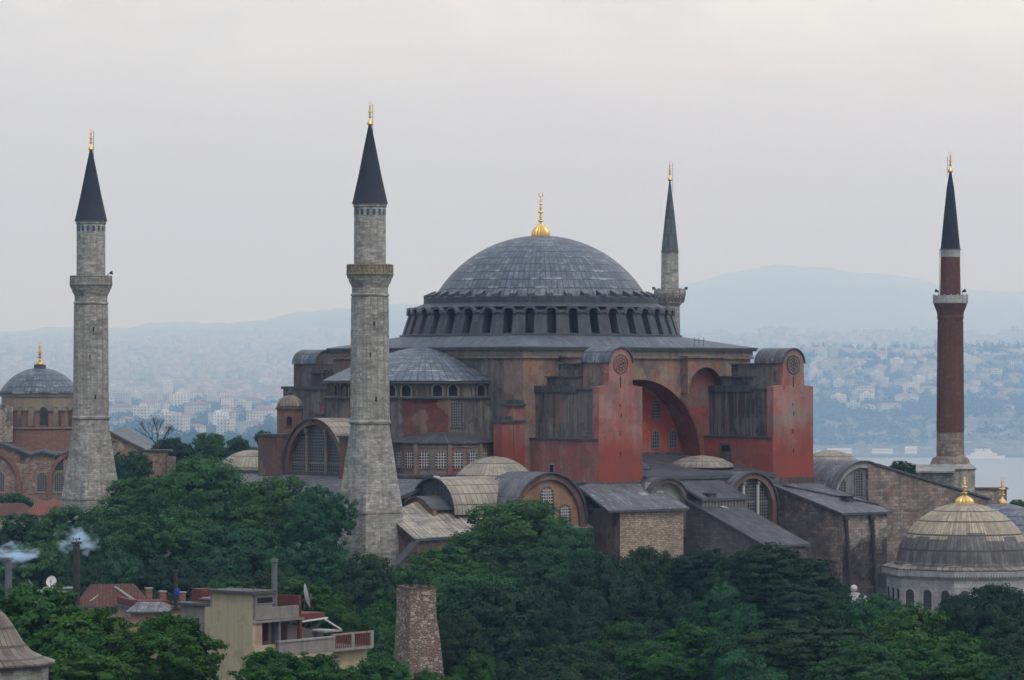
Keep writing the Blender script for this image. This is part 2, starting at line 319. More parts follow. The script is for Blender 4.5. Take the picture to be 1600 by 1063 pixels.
surface('plaster_tympanum', (.36, .068, .040), [(.3, .46, .66, (.30, .08, .055), .8), (.8, .55, .7, (.24, .055, .04), .6)], streak=((.16, .05, .035), .35), rough=.9)
surface('plaster_southwall', (.23, .16, .135), [(.16, .45, .62, (.30, .135, .105), .8), (.3, .50, .64, (.25, .20, .17), .7), (.25, .53, .66, (.12, .105, .10), .8), (.5, .56, .68, (.29, .23, .13), .6), (.9, .6, .7, (.33, .09, .06), .6)],
        streak=((.10, .08, .075), .4), rough=.92)
surface('lead_main', (.085, .10, .13), [(.3, .45, .7, (.12, .13, .155), .6), (.8, .55, .75, (.06, .07, .085), .5)], (.9, 2.2, .05, (.03, .035, .045), .16, 0.0), rough=.55, spec=.4, bump=.4)
m = MATS['stone_dark']; t = NT(m.node_tree)                         # damp black staining on the lower courses
bs = [n for n in t.n if n.type == 'BSDF_PRINCIPLED'][0]; src = bs.inputs['Base Color'].links[0].from_socket
ob = t.node('ShaderNodeTexCoord').outputs['Object']; z = t.node('ShaderNodeSeparateXYZ', _0=ob).outputs[2]
zq = t.math('ADD', z, t.math('MULTIPLY', t.noise(t.vscale(ob, (1, 1, .5)), .35, 5, .65), 9.0))
t.put(bs.inputs['Base Color'], t.mix(t.ramp(zq, 17.6, 19.6, .9, 0), t.mix(1.0, src, (1.9, 1.8, 1.7), 'MULTIPLY'), t.mix(1.0, src, (.30, .31, .36), 'MULTIPLY')))

# irregular rubble: stones of mixed tone set in dark joints
MATS.pop('stone_rubble'); m, t = new_mat('stone_rubble')
ob = t.node('ShaderNodeTexCoord').outputs['Object']; q = t.vscale(ob, (1, 1, 1.55))
v1 = t.n.new('ShaderNodeTexVoronoi'); v1.inputs['Scale'].default_value = 3.4; t.put(v1.inputs['Vector'], q)
v2 = t.n.new('ShaderNodeTexVoronoi'); v2.feature = 'DISTANCE_TO_EDGE'; v2.inputs['Scale'].default_value = 3.4; t.put(v2.inputs['Vector'], q)
rv = t.node('ShaderNodeRGBToBW', Color=v1.outputs['Color']).outputs[0]
col = t.mix(t.ramp(rv, .25, .75), (.20, .155, .12), (.46, .42, .35))
big = t.noise(ob, .55, 4); col = t.mix(t.ramp(t.math('ADD', rv, t.math('MULTIPLY', big, 1.6)), 1.35, 1.45, 0, .8), col, (.19, .105, .08))
col = t.mix(t.ramp(v2.outputs['Distance'], .02, .11, .9, 0), col, (.055, .042, .036))
fn = t.ramp(t.noise(ob, 7, 5), .3, .7, .75, 1.25); col = t.mix(1.0, col, t.node('ShaderNodeCombineXYZ', X=fn, Y=fn, Z=fn).outputs[0], 'MULTIPLY')
bp = t.node('ShaderNodeBump', Strength=.8, Distance=.08, Height=t.ramp(v2.outputs['Distance'], 0, .2))
bs = t.node('ShaderNodeBsdfPrincipled', Base_Color=col, Roughness=.95, Normal=bp.outputs[0]); t.node('ShaderNodeOutputMaterial', Surface=bs.outputs[0])

surface('plaster_turret', (.19, .105, .078), [(.5, .5, .7, (.15, .09, .07), .7)], streak=((.09, .065, .055), .4))
# ------------------------------------------------------------------ mesh builder
PI = math.pi
class MB:
    def __init__(s): s.v = []; s.f = []; s.uv = []; s.m = []; s.sm = []; s.mats = []
    def mi(s, m):
        if m not in s.mats: s.mats.append(m)
        return s.mats.index(m)
    def face(s, pts, m, uv=None, smooth=False):
        i0 = len(s.v); s.v.extend(tuple(p) for p in pts)
        s.f.append(tuple(range(i0, i0 + len(pts)))); s.m.append(s.mi(m)); s.sm.append(smooth)
        if uv is None:
            n = Vector((0, 0, 0)); P = [Vector(p) for p in pts]
            for i in range(len(P)):
                a, b = P[i], P[(i + 1) % len(P)]
                n += Vector(((a.y - b.y) * (a.z + b.z), (a.z - b.z) * (a.x + b.x), (a.x - b.x) * (a.y + b.y)))
            n = n.normalized() if n.length > 1e-9 else Vector((0, 0, 1))
            if abs(n.z) > .995: uv = [(p.x, p.y) for p in P]
            else:
                t = Vector((0, 0, 1)).cross(n).normalized(); q = n.cross(t)
                uv = [(p.dot(t), p.dot(q)) for p in P]
        s.uv.extend(uv)
    def box(s, x0, x1, y0, y1, z0, z1, m, mw=None, ms=None, mt=None, rot=None):
        c = [(x0, y0), (x1, y0), (x1, y1), (x0, y1)]
        if rot:
            ox, oy, a = rot; ca, sa = math.cos(a), math.sin(a)
            c = [(ox + x * ca - y * sa, oy + x * sa + y * ca) for x, y in c]
        s.prism(c, z0, z1, m, mt=mt, side={0: ms or m, 3: mw or m})
    def prism(s, c, z0, z1, m, mt=None, side=None, bottom=True, zt=None):
        """polygon c (ccw) extruded; zt = list of top heights"""
        n = len(c); top = zt or [z1] * n
        for i in range(n):
            j = (i + 1) % n
            s.face([(*c[i], z0), (*c[j], z0), (*c[j], top[j]), (*c[i], top[i])], (side or {}).get(i, m))
        s.face([(*c[i], top[i]) for i in range(n)], mt or m)
        if bottom: s.face([(*c[i], z0) for i in reversed(range(n))], m)
    def slab(s, c, zt, th, m, me=None):
        """sloping roof slab: corner list with heights, thickness"""
        n = len(c)
        s.face([(*c[i], zt[i]) for i in range(n)], m)
        s.face([(*c[i], zt[i] - th) for i in reversed(range(n))], me or m)
        for i in range(n):
            j = (i + 1) % n
            s.face([(*c[i], zt[i] - th), (*c[j], zt[j] - th), (*c[j], zt[j]), (*c[i], zt[i])], me or m)
    def rev(s, x, y, prof, n, m, a0=0.0, a1=2 * PI, uv=None, smooth=True, flute=0.0, ph=0.0):
        rm = max(p[0] for p in prof); arc = [0.0]
        for k in range(1, len(prof)): arc.append(arc[-1] + math.hypot(prof[k][0] - prof[k - 1][0], prof[k][1] - prof[k - 1][1]))
        for i in range(n):
            A = a0 + (a1 - a0) * i / n + ph; B = a0 + (a1 - a0) * (i + 1) / n + ph
            fa = 1 + flute * (1 if i % 2 else -1); fb = 1 + flute * (1 if (i + 1) % 2 else -1)
            for k in range(len(prof) - 1):
                (r0, z0), (r1, z1) = prof[k], prof[k + 1]
                pts = [(x + r0 * fa * math.cos(A), y + r0 * fa * math.sin(A), z0), (x + r0 * fb * math.cos(B), y + r0 * fb * math.sin(B), z0),
                       (x + r1 * fb * math.cos(B), y + r1 * fb * math.sin(B), z1), (x + r1 * fa * math.cos(A), y + r1 * fa * math.sin(A), z1)]
                if uv: u0, u1 = (A - ph) / (2 * PI) * uv[0], (B - ph) / (2 * PI) * uv[0]; v0, v1 = arc[k] / uv[1], arc[k + 1] / uv[1]
                else: u0, u1 = (A - ph) * rm, (B - ph) * rm; v0, v1 = arc[k], arc[k + 1]
                q = [(u0, v0), (u1, v0), (u1, v1), (u0, v1)]
                if r1 < 1e-4: pts = pts[:3]; q = q[:3]
                elif r0 < 1e-4: pts = [pts[0], pts[2], pts[3]]; q = [q[0], q[2], q[3]]
                s.face(pts, m, q, smooth)
    def tube(s, a, b, r, m, n=8, r2=None):
        a, b = Vector(a), Vector(b); d = (b - a).normalized()
        t = d.orthogonal().normalized(); q = d.cross(t); r2 = r if r2 is None else r2
        A = [a + (t * math.cos(i * 2 * PI / n) + q * math.sin(i * 2 * PI / n)) * r for i in range(n)]
        B = [b + (t * math.cos(i * 2 * PI / n) + q * math.sin(i * 2 * PI / n)) * r2 for i in range(n)]
        for i in range(n):
            j = (i + 1) % n; s.face([A[i], A[j], B[j], B[i]], m, smooth=True)
        s.face(A[::-1], m); s.face(B, m)
    # ---- things drawn on a facade frame F = (origin x,y ; U axis ; outward N)
    def ext(s, F, poly, d0, d1, m, me=None):
        P0 = [F(u, z, d0) for u, z in poly]; P1 = [F(u, z, d1) for u, z in poly]; n = len(poly)
        s.face(P1, m); s.face(P0[::-1], me or m)
        for i in range(n):
            j = (i + 1) % n; s.face([P0[i], P0[j], P1[j], P1[i]], me or m)
    def arch_wall(s, F, u0, u1, z0, z1, c, R, zs, zb, d0, d1, m, msof=None, seg=28, zt=None):
        """wall face at d1 with an arched opening whose soffit runs back to d0; zt(u) = top line"""
        T = zt or (lambda u: z1)
        q = lambda pts: s.face([F(u, z, d1) for u, z in pts], m)
        q([(u0, z0), (c - R, z0), (c - R, T(c - R)), (u0, T(u0))]); q([(c + R, z0), (u1, z0), (u1, T(u1)), (c + R, T(c + R))])
        if zb > z0 + .01: q([(c - R, z0), (c + R, z0), (c + R, zb), (c - R, zb)])
        arc = [(c - R * math.cos(PI * i / seg), zs + R * math.sin(PI * i / seg)) for i in range(seg + 1)]
        for (a, za), (b, zb_) in zip(arc, arc[1:]): q([(a, za), (b, zb_), (b, T(b)), (a, T(a))])
        path = [(c - R, zb)] + arc + [(c + R, zb)]; ms = msof or m
        L = 0
        for (a, za), (b, zb_) in zip(path, path[1:]):
            l = math.hypot(b - a, zb_ - za)
            if l < 1e-6: continue
            s.face([F(a, za, d1), F(a, za, d0), F(b, zb_, d0), F(b, zb_, d1)], ms, [(d1, L), (d0, L), (d0, L + l), (d1, L + l)], True); L += l
        if zb > z0 + .01: s.face([F(c - R, zb, d0), F(c + R, zb, d0), F(c + R, zb, d1), F(c - R, zb, d1)], ms)
        s.face([F(u0, z0, d0), F(u0, z0, d1), F(u0, T(u0), d1), F(u0, T(u0), d0)], m)
        s.face([F(u1, z0, d1), F(u1, z0, d0), F(u1, T(u1), d0), F(u1, T(u1), d1)], m)
        K = [u0, u1] if not zt else sorted({u0, u1} | {u0 + (u1 - u0) * i / 20 for i in range(21)})
        for a, b in zip(K, K[1:]): s.face([F(a, T(a), d1), F(b, T(b), d1), F(b, T(b), d0), F(a, T(a), d0)], m)
    def ring(s, F, c, zs, Ri, Ro, d0, d1, m, leg=0.0, seg=20, a0=0.0, a1=PI):
        def path(R):
            p = [(c - R * math.cos(a0 + (a1 - a0) * i / seg), zs + R * math.sin(a0 + (a1 - a0) * i / seg)) for i in range(seg + 1)]
            return [(p[0][0], zs - leg)] + p + [(p[-1][0], zs - leg)] if leg else p
        I, O = path(Ri), path(Ro)
        for k in range(len(I) - 1):
            a, b, e, g = I[k], I[k + 1], O[k + 1], O[k]
            s.face([F(*a, d1), F(*b, d1), F(*e, d1), F(*g, d1)], m)
            s.face([F(*a, d0), F(*b, d0), F(*b, d1), F(*a, d1)], m); s.face([F(*g, d0), F(*e, d0), F(*e, d1), F(*g, d1)], m)
        for k in (0, -1): s.face([F(*I[k], d0), F(*O[k], d0), F(*O[k], d1), F(*I[k], d1)], m)
    def vault(s, F, c, zs, R, d0, d1, m, me=None, th=.25, seg=20, aend=PI, cell=(.9, 1.6)):
        """barrel roof from d0 (back) to d1 (front)"""
        arc = [(c - (R + th) * math.cos(aend * i / seg), zs + (R + th) * math.sin(aend * i / seg)) for i in range(seg + 1)]
        inn = [(c - R * math.cos(aend * i / seg), zs + R * math.sin(aend * i / seg)) for i in range(seg + 1)]
        L = 0
        for k in range(seg):
            a, b, ia, ib = arc[k], arc[k + 1], inn[k], inn[k + 1]; l = math.hypot(b[0] - a[0], b[1] - a[1])
            s.face([F(*a, d1), F(*b, d1), F(*b, d0), F(*a, d0)], m, [(d1 / cell[0], L / cell[1]), (d1 / cell[0], (L + l) / cell[1]), (d0 / cell[0], (L + l) / cell[1]), (d0 / cell[0], L / cell[1])], True)
            s.face([F(*ia, d1), F(*ib, d1), F(*b, d1), F(*a, d1)], me or m); s.face([F(*ia, d1), F(*ia, d0), F(*ib, d0), F(*ib, d1)], me or m); L += l
        for k in (0, -1): s.face([F(*inn[k], d0), F(*arc[k], d0), F(*arc[k], d1), F(*inn[k], d1)], me or m)
    def build(s, name, parent=None, origin=None, loc=None):
        me = bpy.data.meshes.new(name)
        P = root_of(parent) if parent else None
        og = Vector(origin or (P['_o'] if P else (0, 0, 0)))
        V = np.array(s.v, dtype=np.float64) - np.array(og)
        me.from_pydata(V.tolist(), [], s.f)
        uvl = me.uv_layers.new(name='UVMap'); uvl.data.foreach_set('uv', np.array(s.uv, dtype=np.float32).ravel())
        for mm in s.mats: me.materials.append(MATS[mm])
        me.polygons.foreach_set('material_index', s.m); me.polygons.foreach_set('use_smooth', s.sm)
        if any(s.sm):
            import bmesh
            bm = bmesh.new(); bm.from_mesh(me); bmesh.ops.remove_doubles(bm, verts=bm.verts, dist=1e-4); bm.to_mesh(me); bm.free()
            me.set_sharp_from_angle(angle=math.radians(32))
        me.update()
        o = bpy.data.objects.new(name, me); scene.collection.objects.link(o)
        if parent: o.parent = parent
        else: o.location = og
        return o
def root_of(o):
    while o.parent: o = o.parent
    return o
ORIG = {}
def thing(name, label, cat, loc, group=None):
    o = bpy.data.objects.new(name, None); scene.collection.objects.link(o); o.location = loc
    o['label'] = label; o['category'] = cat; o['_o'] = list(loc)
    if group: o['group'] = group
    return o
def tag(o, label=None, cat=None, group=None, kind=None):
    for k, v in (('label', label), ('category', cat), ('group', group), ('kind', kind)):
        if v: o[k] = v
    return o
def frame(x, y, ux, uy):                    # outward normal is U turned clockwise
    nx, ny = uy, -ux
    return lambda u, z, d=0.0: (x + ux * u + nx * d, y + uy * u + ny * d, z)
SOUTH = lambda y: frame(0, y, 1, 0)          # u = x
WEST = lambda x: frame(x, 0, 0, -1)          # u = -y
def radial(cx_, cy_, a, r):                  # facade facing outward at angle a, radius r
    return frame(cx_ + r * math.cos(a), cy_ + r * math.sin(a), -math.sin(a), math.cos(a))
def arch_poly(c, hw, zb, zs, seg=10):
    return [(c - hw, zb), (c + hw, zb)] + [(c + hw * math.cos(PI * i / seg), zs + hw * math.sin(PI * i / seg)) for i in range(seg + 1)]
def window(parent, F, c, hw, zb, zs, d=0.0, fr='window_stone', gr='grille_grey', glass='glass_dark', nx=3, nz=None, fw=.16, proud=.14, bar=.045, name='window', square=False):
    m = MB()
    if square:
        m.ext(F, [(c - hw, zb), (c + hw, zb), (c + hw, zs), (c - hw, zs)], d - .05, d + .02, glass)
        for a, b, e, g in ((c - hw - fw, c - hw, zb - fw, zs + fw), (c + hw, c + hw + fw, zb - fw, zs + fw), (c - hw, c + hw, zs, zs + fw), (c - hw, c + hw, zb - fw, zb)):
            m.ext(F, [(a, e), (b, e), (b, g), (a, g)], d - .05, d + proud, fr)
    else:
        m.ext(F, arch_poly(c, hw, zb, zs), d - .05, d + .02, glass)
        m.ring(F, c, zs, hw, hw + fw, d - .05, d + proud, fr, leg=zs - zb, seg=10)
        m.ext(F, [(c - hw - fw, zb - fw), (c + hw + fw, zb - fw), (c + hw + fw, zb), (c - hw - fw, zb)], d - .05, d + proud + .05, fr)
    o = m.build(name, parent)
    if gr:
        g = MB()
        for i in range(1, nx + 1):
            u = c - hw + 2 * hw * i / (nx + 1); h = zs if square else zs + math.sqrt(max(0, hw * hw - (u - c) ** 2))
            g.ext(F, [(u - bar, zb), (u + bar, zb), (u + bar, h), (u - bar, h)], d + .02, d + .07, gr)
        nz = nz or max(2, int((zs + (0 if square else hw) - zb) / (2 * hw / (nx + 1))))
        top = zs + (0 if square else hw)
        for i in range(1, nz):
            z = zb + (top - zb) * i / nz; hh = hw if z <= zs else math.sqrt(max(0, hw * hw - (z - zs) ** 2))
            g.ext(F, [(c - hh, z - bar), (c + hh, z - bar), (c + hh, z + bar), (c - hh, z + bar)], d + .02, d + .065, gr)
        g.build('grille', o)
    return o
def dome_prof(a, h, z0, n=16, rmin=0.0):
    Rc = (a * a + h * h) / (2 * h); t0 = math.asin(min(1, a / Rc)); 
    if h > a: t0 = PI - t0
    t1 = math.asin(rmin / Rc) if rmin else 0
    return [(Rc * math.sin(t0 + (t1 - t0) * i / n), z0 + h - Rc + Rc * math.cos(t0 + (t1 - t0) * i / n)) for i in range(n + 1)]
def finial(parent, x, y, z, h, rb, crescent=True, ribs=True, mat='gold'):
    """gold dome finial: ribbed bulb, stacked knobs, crescent"""
    m = MB()
    if ribs: m.rev(x, y, [(rb, z), (rb * 1.02, z + .06 * h), (rb * .9, z + .14 * h), (rb * .62, z + .21 * h), (rb * .25, z + .27 * h), (rb * .16, z + .31 * h)], 32, mat, flute=.07)
    else: m.rev(x, y, [(rb * .55, z), (rb, z + .05 * h), (rb * .9, z + .13 * h), (rb * .3, z + .22 * h), (rb * .14, z + .31 * h)], 20, mat)
    kn = []
    for zc, r, hh in ((.36, .36, .035), (.46, .24, .03), (.56, .36, .04), (.66, .16, .03), (.74, .2, .025), (.80, .14, .02)):
        if not ribs: r *= 2.1
        kn += [(rb * (.09 if ribs else .25), z + (zc - hh) * h), (rb * r, z + (zc - hh * .3) * h), (rb * r * .8, z + (zc + hh * .4) * h), (rb * (.1 if ribs else .25), z + (zc + hh) * h)]
    m.rev(x, y, [(rb * .14, z + .30 * h)] + kn + [(rb * .07, z + .86 * h), (0, z + .9 * h)], 16, mat)
    if crescent:
        F = frame(x, y, CT, -ST); R = .055 * h
        n = 16
        for i in range(n):
            a0, a1 = -PI / 2 + .75 + i * (2 * PI - 1.5) / n + PI, -PI / 2 + .75 + (i + 1) * (2 * PI - 1.5) / n + PI
            def ri(a): return R * .68
            P = [(R * math.cos(a0), R * math.sin(a0)), (R * math.cos(a1), R * math.sin(a1)), (ri(a1) * math.cos(a1), ri(a1) * math.sin(a1) * 1.0), (ri(a0) * math.cos(a0), ri(a0) * math.sin(a0))]
            m.ext(F, [(a, z + .945 * h + b) for a, b in P], -.03 * rb, .03 * rb, mat)
    return m.build('finial', parent)
# ------------------------------------------------------------------ the domed church
ch = thing('domed_church', 'huge red and grey church under the broadest dark lead dome, between the tall stone minarets', 'church', (0, 0, 0))
H = 21.0
# main block: walls with the great south arch
m = MB()
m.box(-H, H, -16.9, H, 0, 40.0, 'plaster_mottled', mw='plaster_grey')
S21 = SOUTH(-H)
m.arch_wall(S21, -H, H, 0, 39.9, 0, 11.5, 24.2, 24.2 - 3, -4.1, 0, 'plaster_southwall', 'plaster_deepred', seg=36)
m.build('main_block', ch)
m = MB()
m.box(-11.6, 11.6, -17.0, -16.88, 21, 36, 'plaster_tympanum')
m.box(-11.45, 11.45, -17.6, -17.0, 25.1, 25.6, 'plaster_darkgrey')
m.build('tympanum', ch)
ST17 = SOUTH(-17.0)
for k in range(-3, 4):
    window(ch, ST17, k * 3.25, .62, 26.2, 27.9, fr='moulding', nx=2)
for k in range(-2, 3):
    window(ch, ST17, k * 3.3, .6, 30.3, 32.2, fr='plaster_pink', nx=2)
# strong relief: pier blocks with tall blind niches either side of the arch
for sx in (-1, 1):
    m = MB()
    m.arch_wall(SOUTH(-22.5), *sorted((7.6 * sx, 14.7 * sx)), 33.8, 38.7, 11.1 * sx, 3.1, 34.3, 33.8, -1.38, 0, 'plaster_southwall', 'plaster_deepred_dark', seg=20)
    pl = [(14.1, 24.2), (14.1, 37.6), (8.0, 37.6), (8.0, 33.7)] + [(11.6 * math.cos(a_), 24.2 + 11.6 * math.sin(a_)) for a_ in [math.radians(50 - i * 5) for i in range(11)]]
    pl = [(a_ * sx, b_) for a_, b_ in pl]
    m.ext(SOUTH(-21.0), pl if sx > 0 else pl[::-1], 0, .12, 'plaster_niche')
    a, b = sorted((14.1 * sx, 14.7 * sx)); m.box(a, b, -22.5, -21.0, 24.0, 33.8, 'plaster_mottled')
    a, b = sorted((7.3 * sx, 15.0 * sx)); m.box(a, b, -22.9, -21.0, 38.7, 39.0, 'moulding')
    m.build('niche_pier', ch)
# corner piers stepping out to the west and east
for sx in (-1, 1):
    for sy in (-1, 1):
        m = MB()
        def bx(x0, x1, y0, y1, z0, z1, mm, **k): m.box(*sorted((x0 * sx, x1 * sx)), *sorted((y0 * sy, y1 * sy)), z0, z1, mm, **k)
        bx(H, 22.9, 19.4, 21.3, 0, 32.2, 'plaster_front'); bx(H, 24.9, 19.5, 21.2, 0, 30.0, 'plaster_front')
        bx(H, 23.2, 18.9, 21.6, 32.2, 32.5, 'lead_edge'); bx(H, 25.2, 19.1, 21.5, 30.0, 30.3, 'lead_edge')
        bx(H, 22.7, 19.3, 21.2, 32.5, 33.0, 'lead_dark'); bx(23, 24.8, 19.5, 21.0, 30.3, 30.8, 'lead_dark')
        m.build('corner_pier', ch)
# cornice
m = MB()
for g, z0, z1, mm in ((.35, 38.6, 38.95, 'moulding'), (.25, 39.0, 39.7, 'moulding'), (.65, 39.7, 40.05, 'lead_edge')):
    e = H + g
    m.box(-e, e, -e, -H + .02, z0, z1, mm); m.box(-e, e, H - .02, e, z0, z1, mm)
    m.box(-e, -H + .02, -H + .02, H - .02, z0, z1, mm); m.box(H - .02, e, -H + .02, H - .02, z0, z1, mm)
m.build('cornice', ch)
# low hipped lead roof between eaves and drum
m = MB(); N = 96; e = H + .75
def sq(a):
    c, s_ = math.cos(a), math.sin(a); k = e / max(abs(c), abs(s_)); return (k * c, k * s_)
for i in range(N):
    a0, a1 = 2 * PI * i / N, 2 * PI * (i + 1) / N
    p0, p1 = sq(a0), sq(a1); q0, q1 = (19.9 * math.cos(a0), 19.9 * math.sin(a0)), (19.9 * math.cos(a1), 19.9 * math.sin(a1))
    m.face([(*p0, 40.15), (*p1, 40.15), (*q1, 41.75), (*q0, 41.75)], 'lead_main'); m.face([(*p0, 39.95), (*p1, 39.95), (*p1, 40.15), (*p0, 40.15)], 'lead_edge')
m.build('main_roof', ch)
# drum, forty buttress ribs, forty windows, hoods
m = MB()
m.rev(0, 0, [(20.1, 41.6), (20.1, 41.95), (19.75, 42.0)], 80, 'lead_edge')
m.rev(0, 0, [(16.7, 41.5), (16.7, 45.4)], 80, 'lead_drum', smooth=False)
m.rev(0, 0, [(19.75, 41.98), (16.6, 42.3)], 80, 'lead_drum')
m.rev(0, 0, [(18.3, 45.75), (16.75, 46.35), (16.65, 46.35), (16.65, 47.15), (16.3, 47.3), (15.1, 47.35)], 80, 'lead_drum')
drum = m.build('drum', ch)
for k in range(40):
    a = 2 * PI * (k + .5) / 40; F = radial(0, 0, a, 0)
    m = MB()
    prof_o = [(19.7, 42.0), (18.75, 44.9), (19.0, 44.95), (19.0, 45.25), (16.6, 45.7), (16.6, 42.0)]
    def rib(hw0, pts, mm):
        P0 = [F(-hw0 * (1.12 if z < 43 else 1), z, r) for r, z in pts]; P1 = [F(hw0 * (1.12 if z < 43 else 1), z, r) for r, z in pts]
        m.face(P0, mm); m.face(P1[::-1], mm)
        for i in range(len(pts)): j = (i + 1) % len(pts); m.face([P0[i], P1[i], P1[j], P0[j]], mm)
    rib(.84, [(19.7, 42.0), (18.75, 44.9), (16.6, 44.9), (16.6, 42.0)], 'lead_drum')
    rib(.93, [(18.98, 44.9), (18.98, 45.12), (16.6, 45.6), (16.6, 44.9)], 'lead_edge')
    m.build('rib', ch)
    a2 = 2 * PI * k / 40; F2 = radial(0, 0, a2, 16.7)
    w_ = MB(); w_.ext(F2, arch_poly(0, .52, 42.5, 44.3), -.1, .04, 'glass_dark')
    for u in (-.3, 0, .3): w_.ext(F2, [(u - .03, 42.5), (u + .03, 42.5), (u + .03, 44.8), (u - .03, 44.8)], .04, .08, 'shutter_dark')
    for z in (42.9, 43.3, 43.7, 44.1, 44.5): w_.ext(F2, [(-.6, z - .03), (.6, z - .03), (.6, z + .03), (-.6, z + .03)], .04, .07, 'shutter_dark')
    w_.build('window', drum)
    h = MB(); h.vault(F2, 0, 44.75, .78, 0, 2.35, 'lead_edge', th=.3, seg=10)
    h.build('hood', drum)
    F3 = radial(0, 0, a2, 15.2)
    c_ = MB(); P = [(.1, 47.3), (1.45, 47.2), (1.45, 47.55), (.1, 48.15)]
    A = [F3(-.42, z, d) for d, z in P]; B = [F3(.42, z, d) for d, z in P]
    c_.face(A, 'lead_drum'); c_.face(B[::-1], 'lead_drum')
    for i in range(4): j = (i + 1) % 4; c_.face([A[i], B[i], B[j], A[j]], 'lead_edge' if i != 2 else 'lead_roof')
    c_.build('cresting_block', drum)
m = MB(); m.rev(0, 0, dome_prof(15.25, 9.05, 47.1, 26, .3), 160, 'lead_dome', uv=(110, 1.5))
dome = m.build('dome', ch)
finial(dome, 0, 0, 56.0, 6.3, 1.25)
# ---- west and east semidomes with exedrae
def semidome(sx):
    cxx = sx * H
    part = lambda mb, name: mb.build(name, ch)
    a0, a1 = (PI / 2, 3 * PI / 2) if sx < 0 else (-PI / 2, PI / 2)
    m = MB(); m.rev(cxx, 0, [(14.2, 35.2), (14.2, 35.45)] , 48, 'lead_edge', a0, a1)
    m.rev(cxx, 0, [(14.2 * (1 - i / 16), 35.55 + 4.75 * (1 - (1 - i / 16) ** 1.55)) for i in range(17)], 48, 'lead_dome', a0, a1, uv=(84, 1.45)); part(m, 'semidome')
    m = MB(); nf = 20
    m.rev(cxx, 0, [(13.3, 33.0), (13.3, 35.2)], nf, 'plaster_grey', a0, a1, smooth=False)
    m.rev(cxx, 0, [(14.1, 33.1), (14.15, 33.3), (13.3, 33.5)], nf, 'lead_edge', a0, a1, smooth=False)
    seqm = ['plaster_darkgrey', 'plaster_darkgrey', 'plaster_grey', 'plaster_darkgrey', 'plaster_grey', 'plaster_grey', 'plaster_darkgrey', 'plaster_darkgrey', 'plaster_darkgrey', 'plaster_grey']
    # lower polygon: the facet seen over the south-west exedra is red
    nf2 = 7
    for i in range(nf2):
        b0 = a0 + (a1 - a0) * i / nf2; b1 = a0 + (a1 - a0) * (i + 1) / nf2
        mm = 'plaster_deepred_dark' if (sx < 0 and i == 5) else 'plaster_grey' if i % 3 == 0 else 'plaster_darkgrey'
        m.rev(cxx, 0, [(14.15, 10), (13.95, 33.1)], 1, mm, b0, b1, smooth=False)
    part(m, 'semidome_wall')
    for i in range(nf):
        a = a0 + (a1 - a0) * (i + .5) / nf; F = radial(cxx, 0, a, 13.3 * math.cos((a1 - a0) / nf / 2))
        blind = i % 3 == 0
        window(ch, F, 0, .62, 33.5, 34.35, fr='moulding' if not blind else 'plaster_grey', gr=None, glass='dark_void' if not blind else 'plaster_grey', proud=.3, fw=.22)
    # a lattice window low down beside the red facet
    a = a0 + (a1 - a0) * 6.5 / nf2
    window(ch, radial(cxx, 0, a, 14.0 * math.cos(PI / 14)), -1.9, .85, 29.4, 32.6, fr='plaster_grey', nx=4, square=True)
    for sy in (-1, 1):
        ex, ey = cxx + sx * 6.0, sy * 11.2
        ang = math.atan2(sy * .85, sx); n = 12
        m = MB(); A0, A1 = ang - PI * .62, ang + PI * .62
        m.rev(ex, ey, [(7.3, 27.15), (7.3, 27.35), (4.5, 28.15), (2, 28.6), (0, 28.75)], 36, 'lead_dark', A0, A1, uv=(60, 1.6)); m.build('exedra_roof', ch)
        m = MB(); m.rev(ex, ey, [(7.0, 10), (7.0, 27.2)], n, 'plaster_exedra', A0, A1, smooth=False)
        m.rev(ex, ey, [(7.15, 26.7), (7.15, 26.9), (7.0, 26.95)], n, 'moulding', A0, A1, smooth=False); m.build('exedra_wall', ch)
        for i in range(1, n - 1):
            a = A0 + (A1 - A0) * (i + .5) / n; F = radial(ex, ey, a, 7.0 * math.cos((A1 - A0) / n / 2))
            window(ch, F, 0, .72, 24.0, 25.5, fr='plaster_exedra', gr='grille_pale', nx=3, proud=.1)
            if i % 2: 
                p = MB(); p.ext(radial(ex, ey, A0 + (A1 - A0) * i / n, 6.95), [(-.25, 20), (.25, 20), (.25, 27.1), (-.25, 27.1)], -.1, .3, 'plaster_exedra'); p.build('pilaster', ch)
semidome(-1); semidome(1)
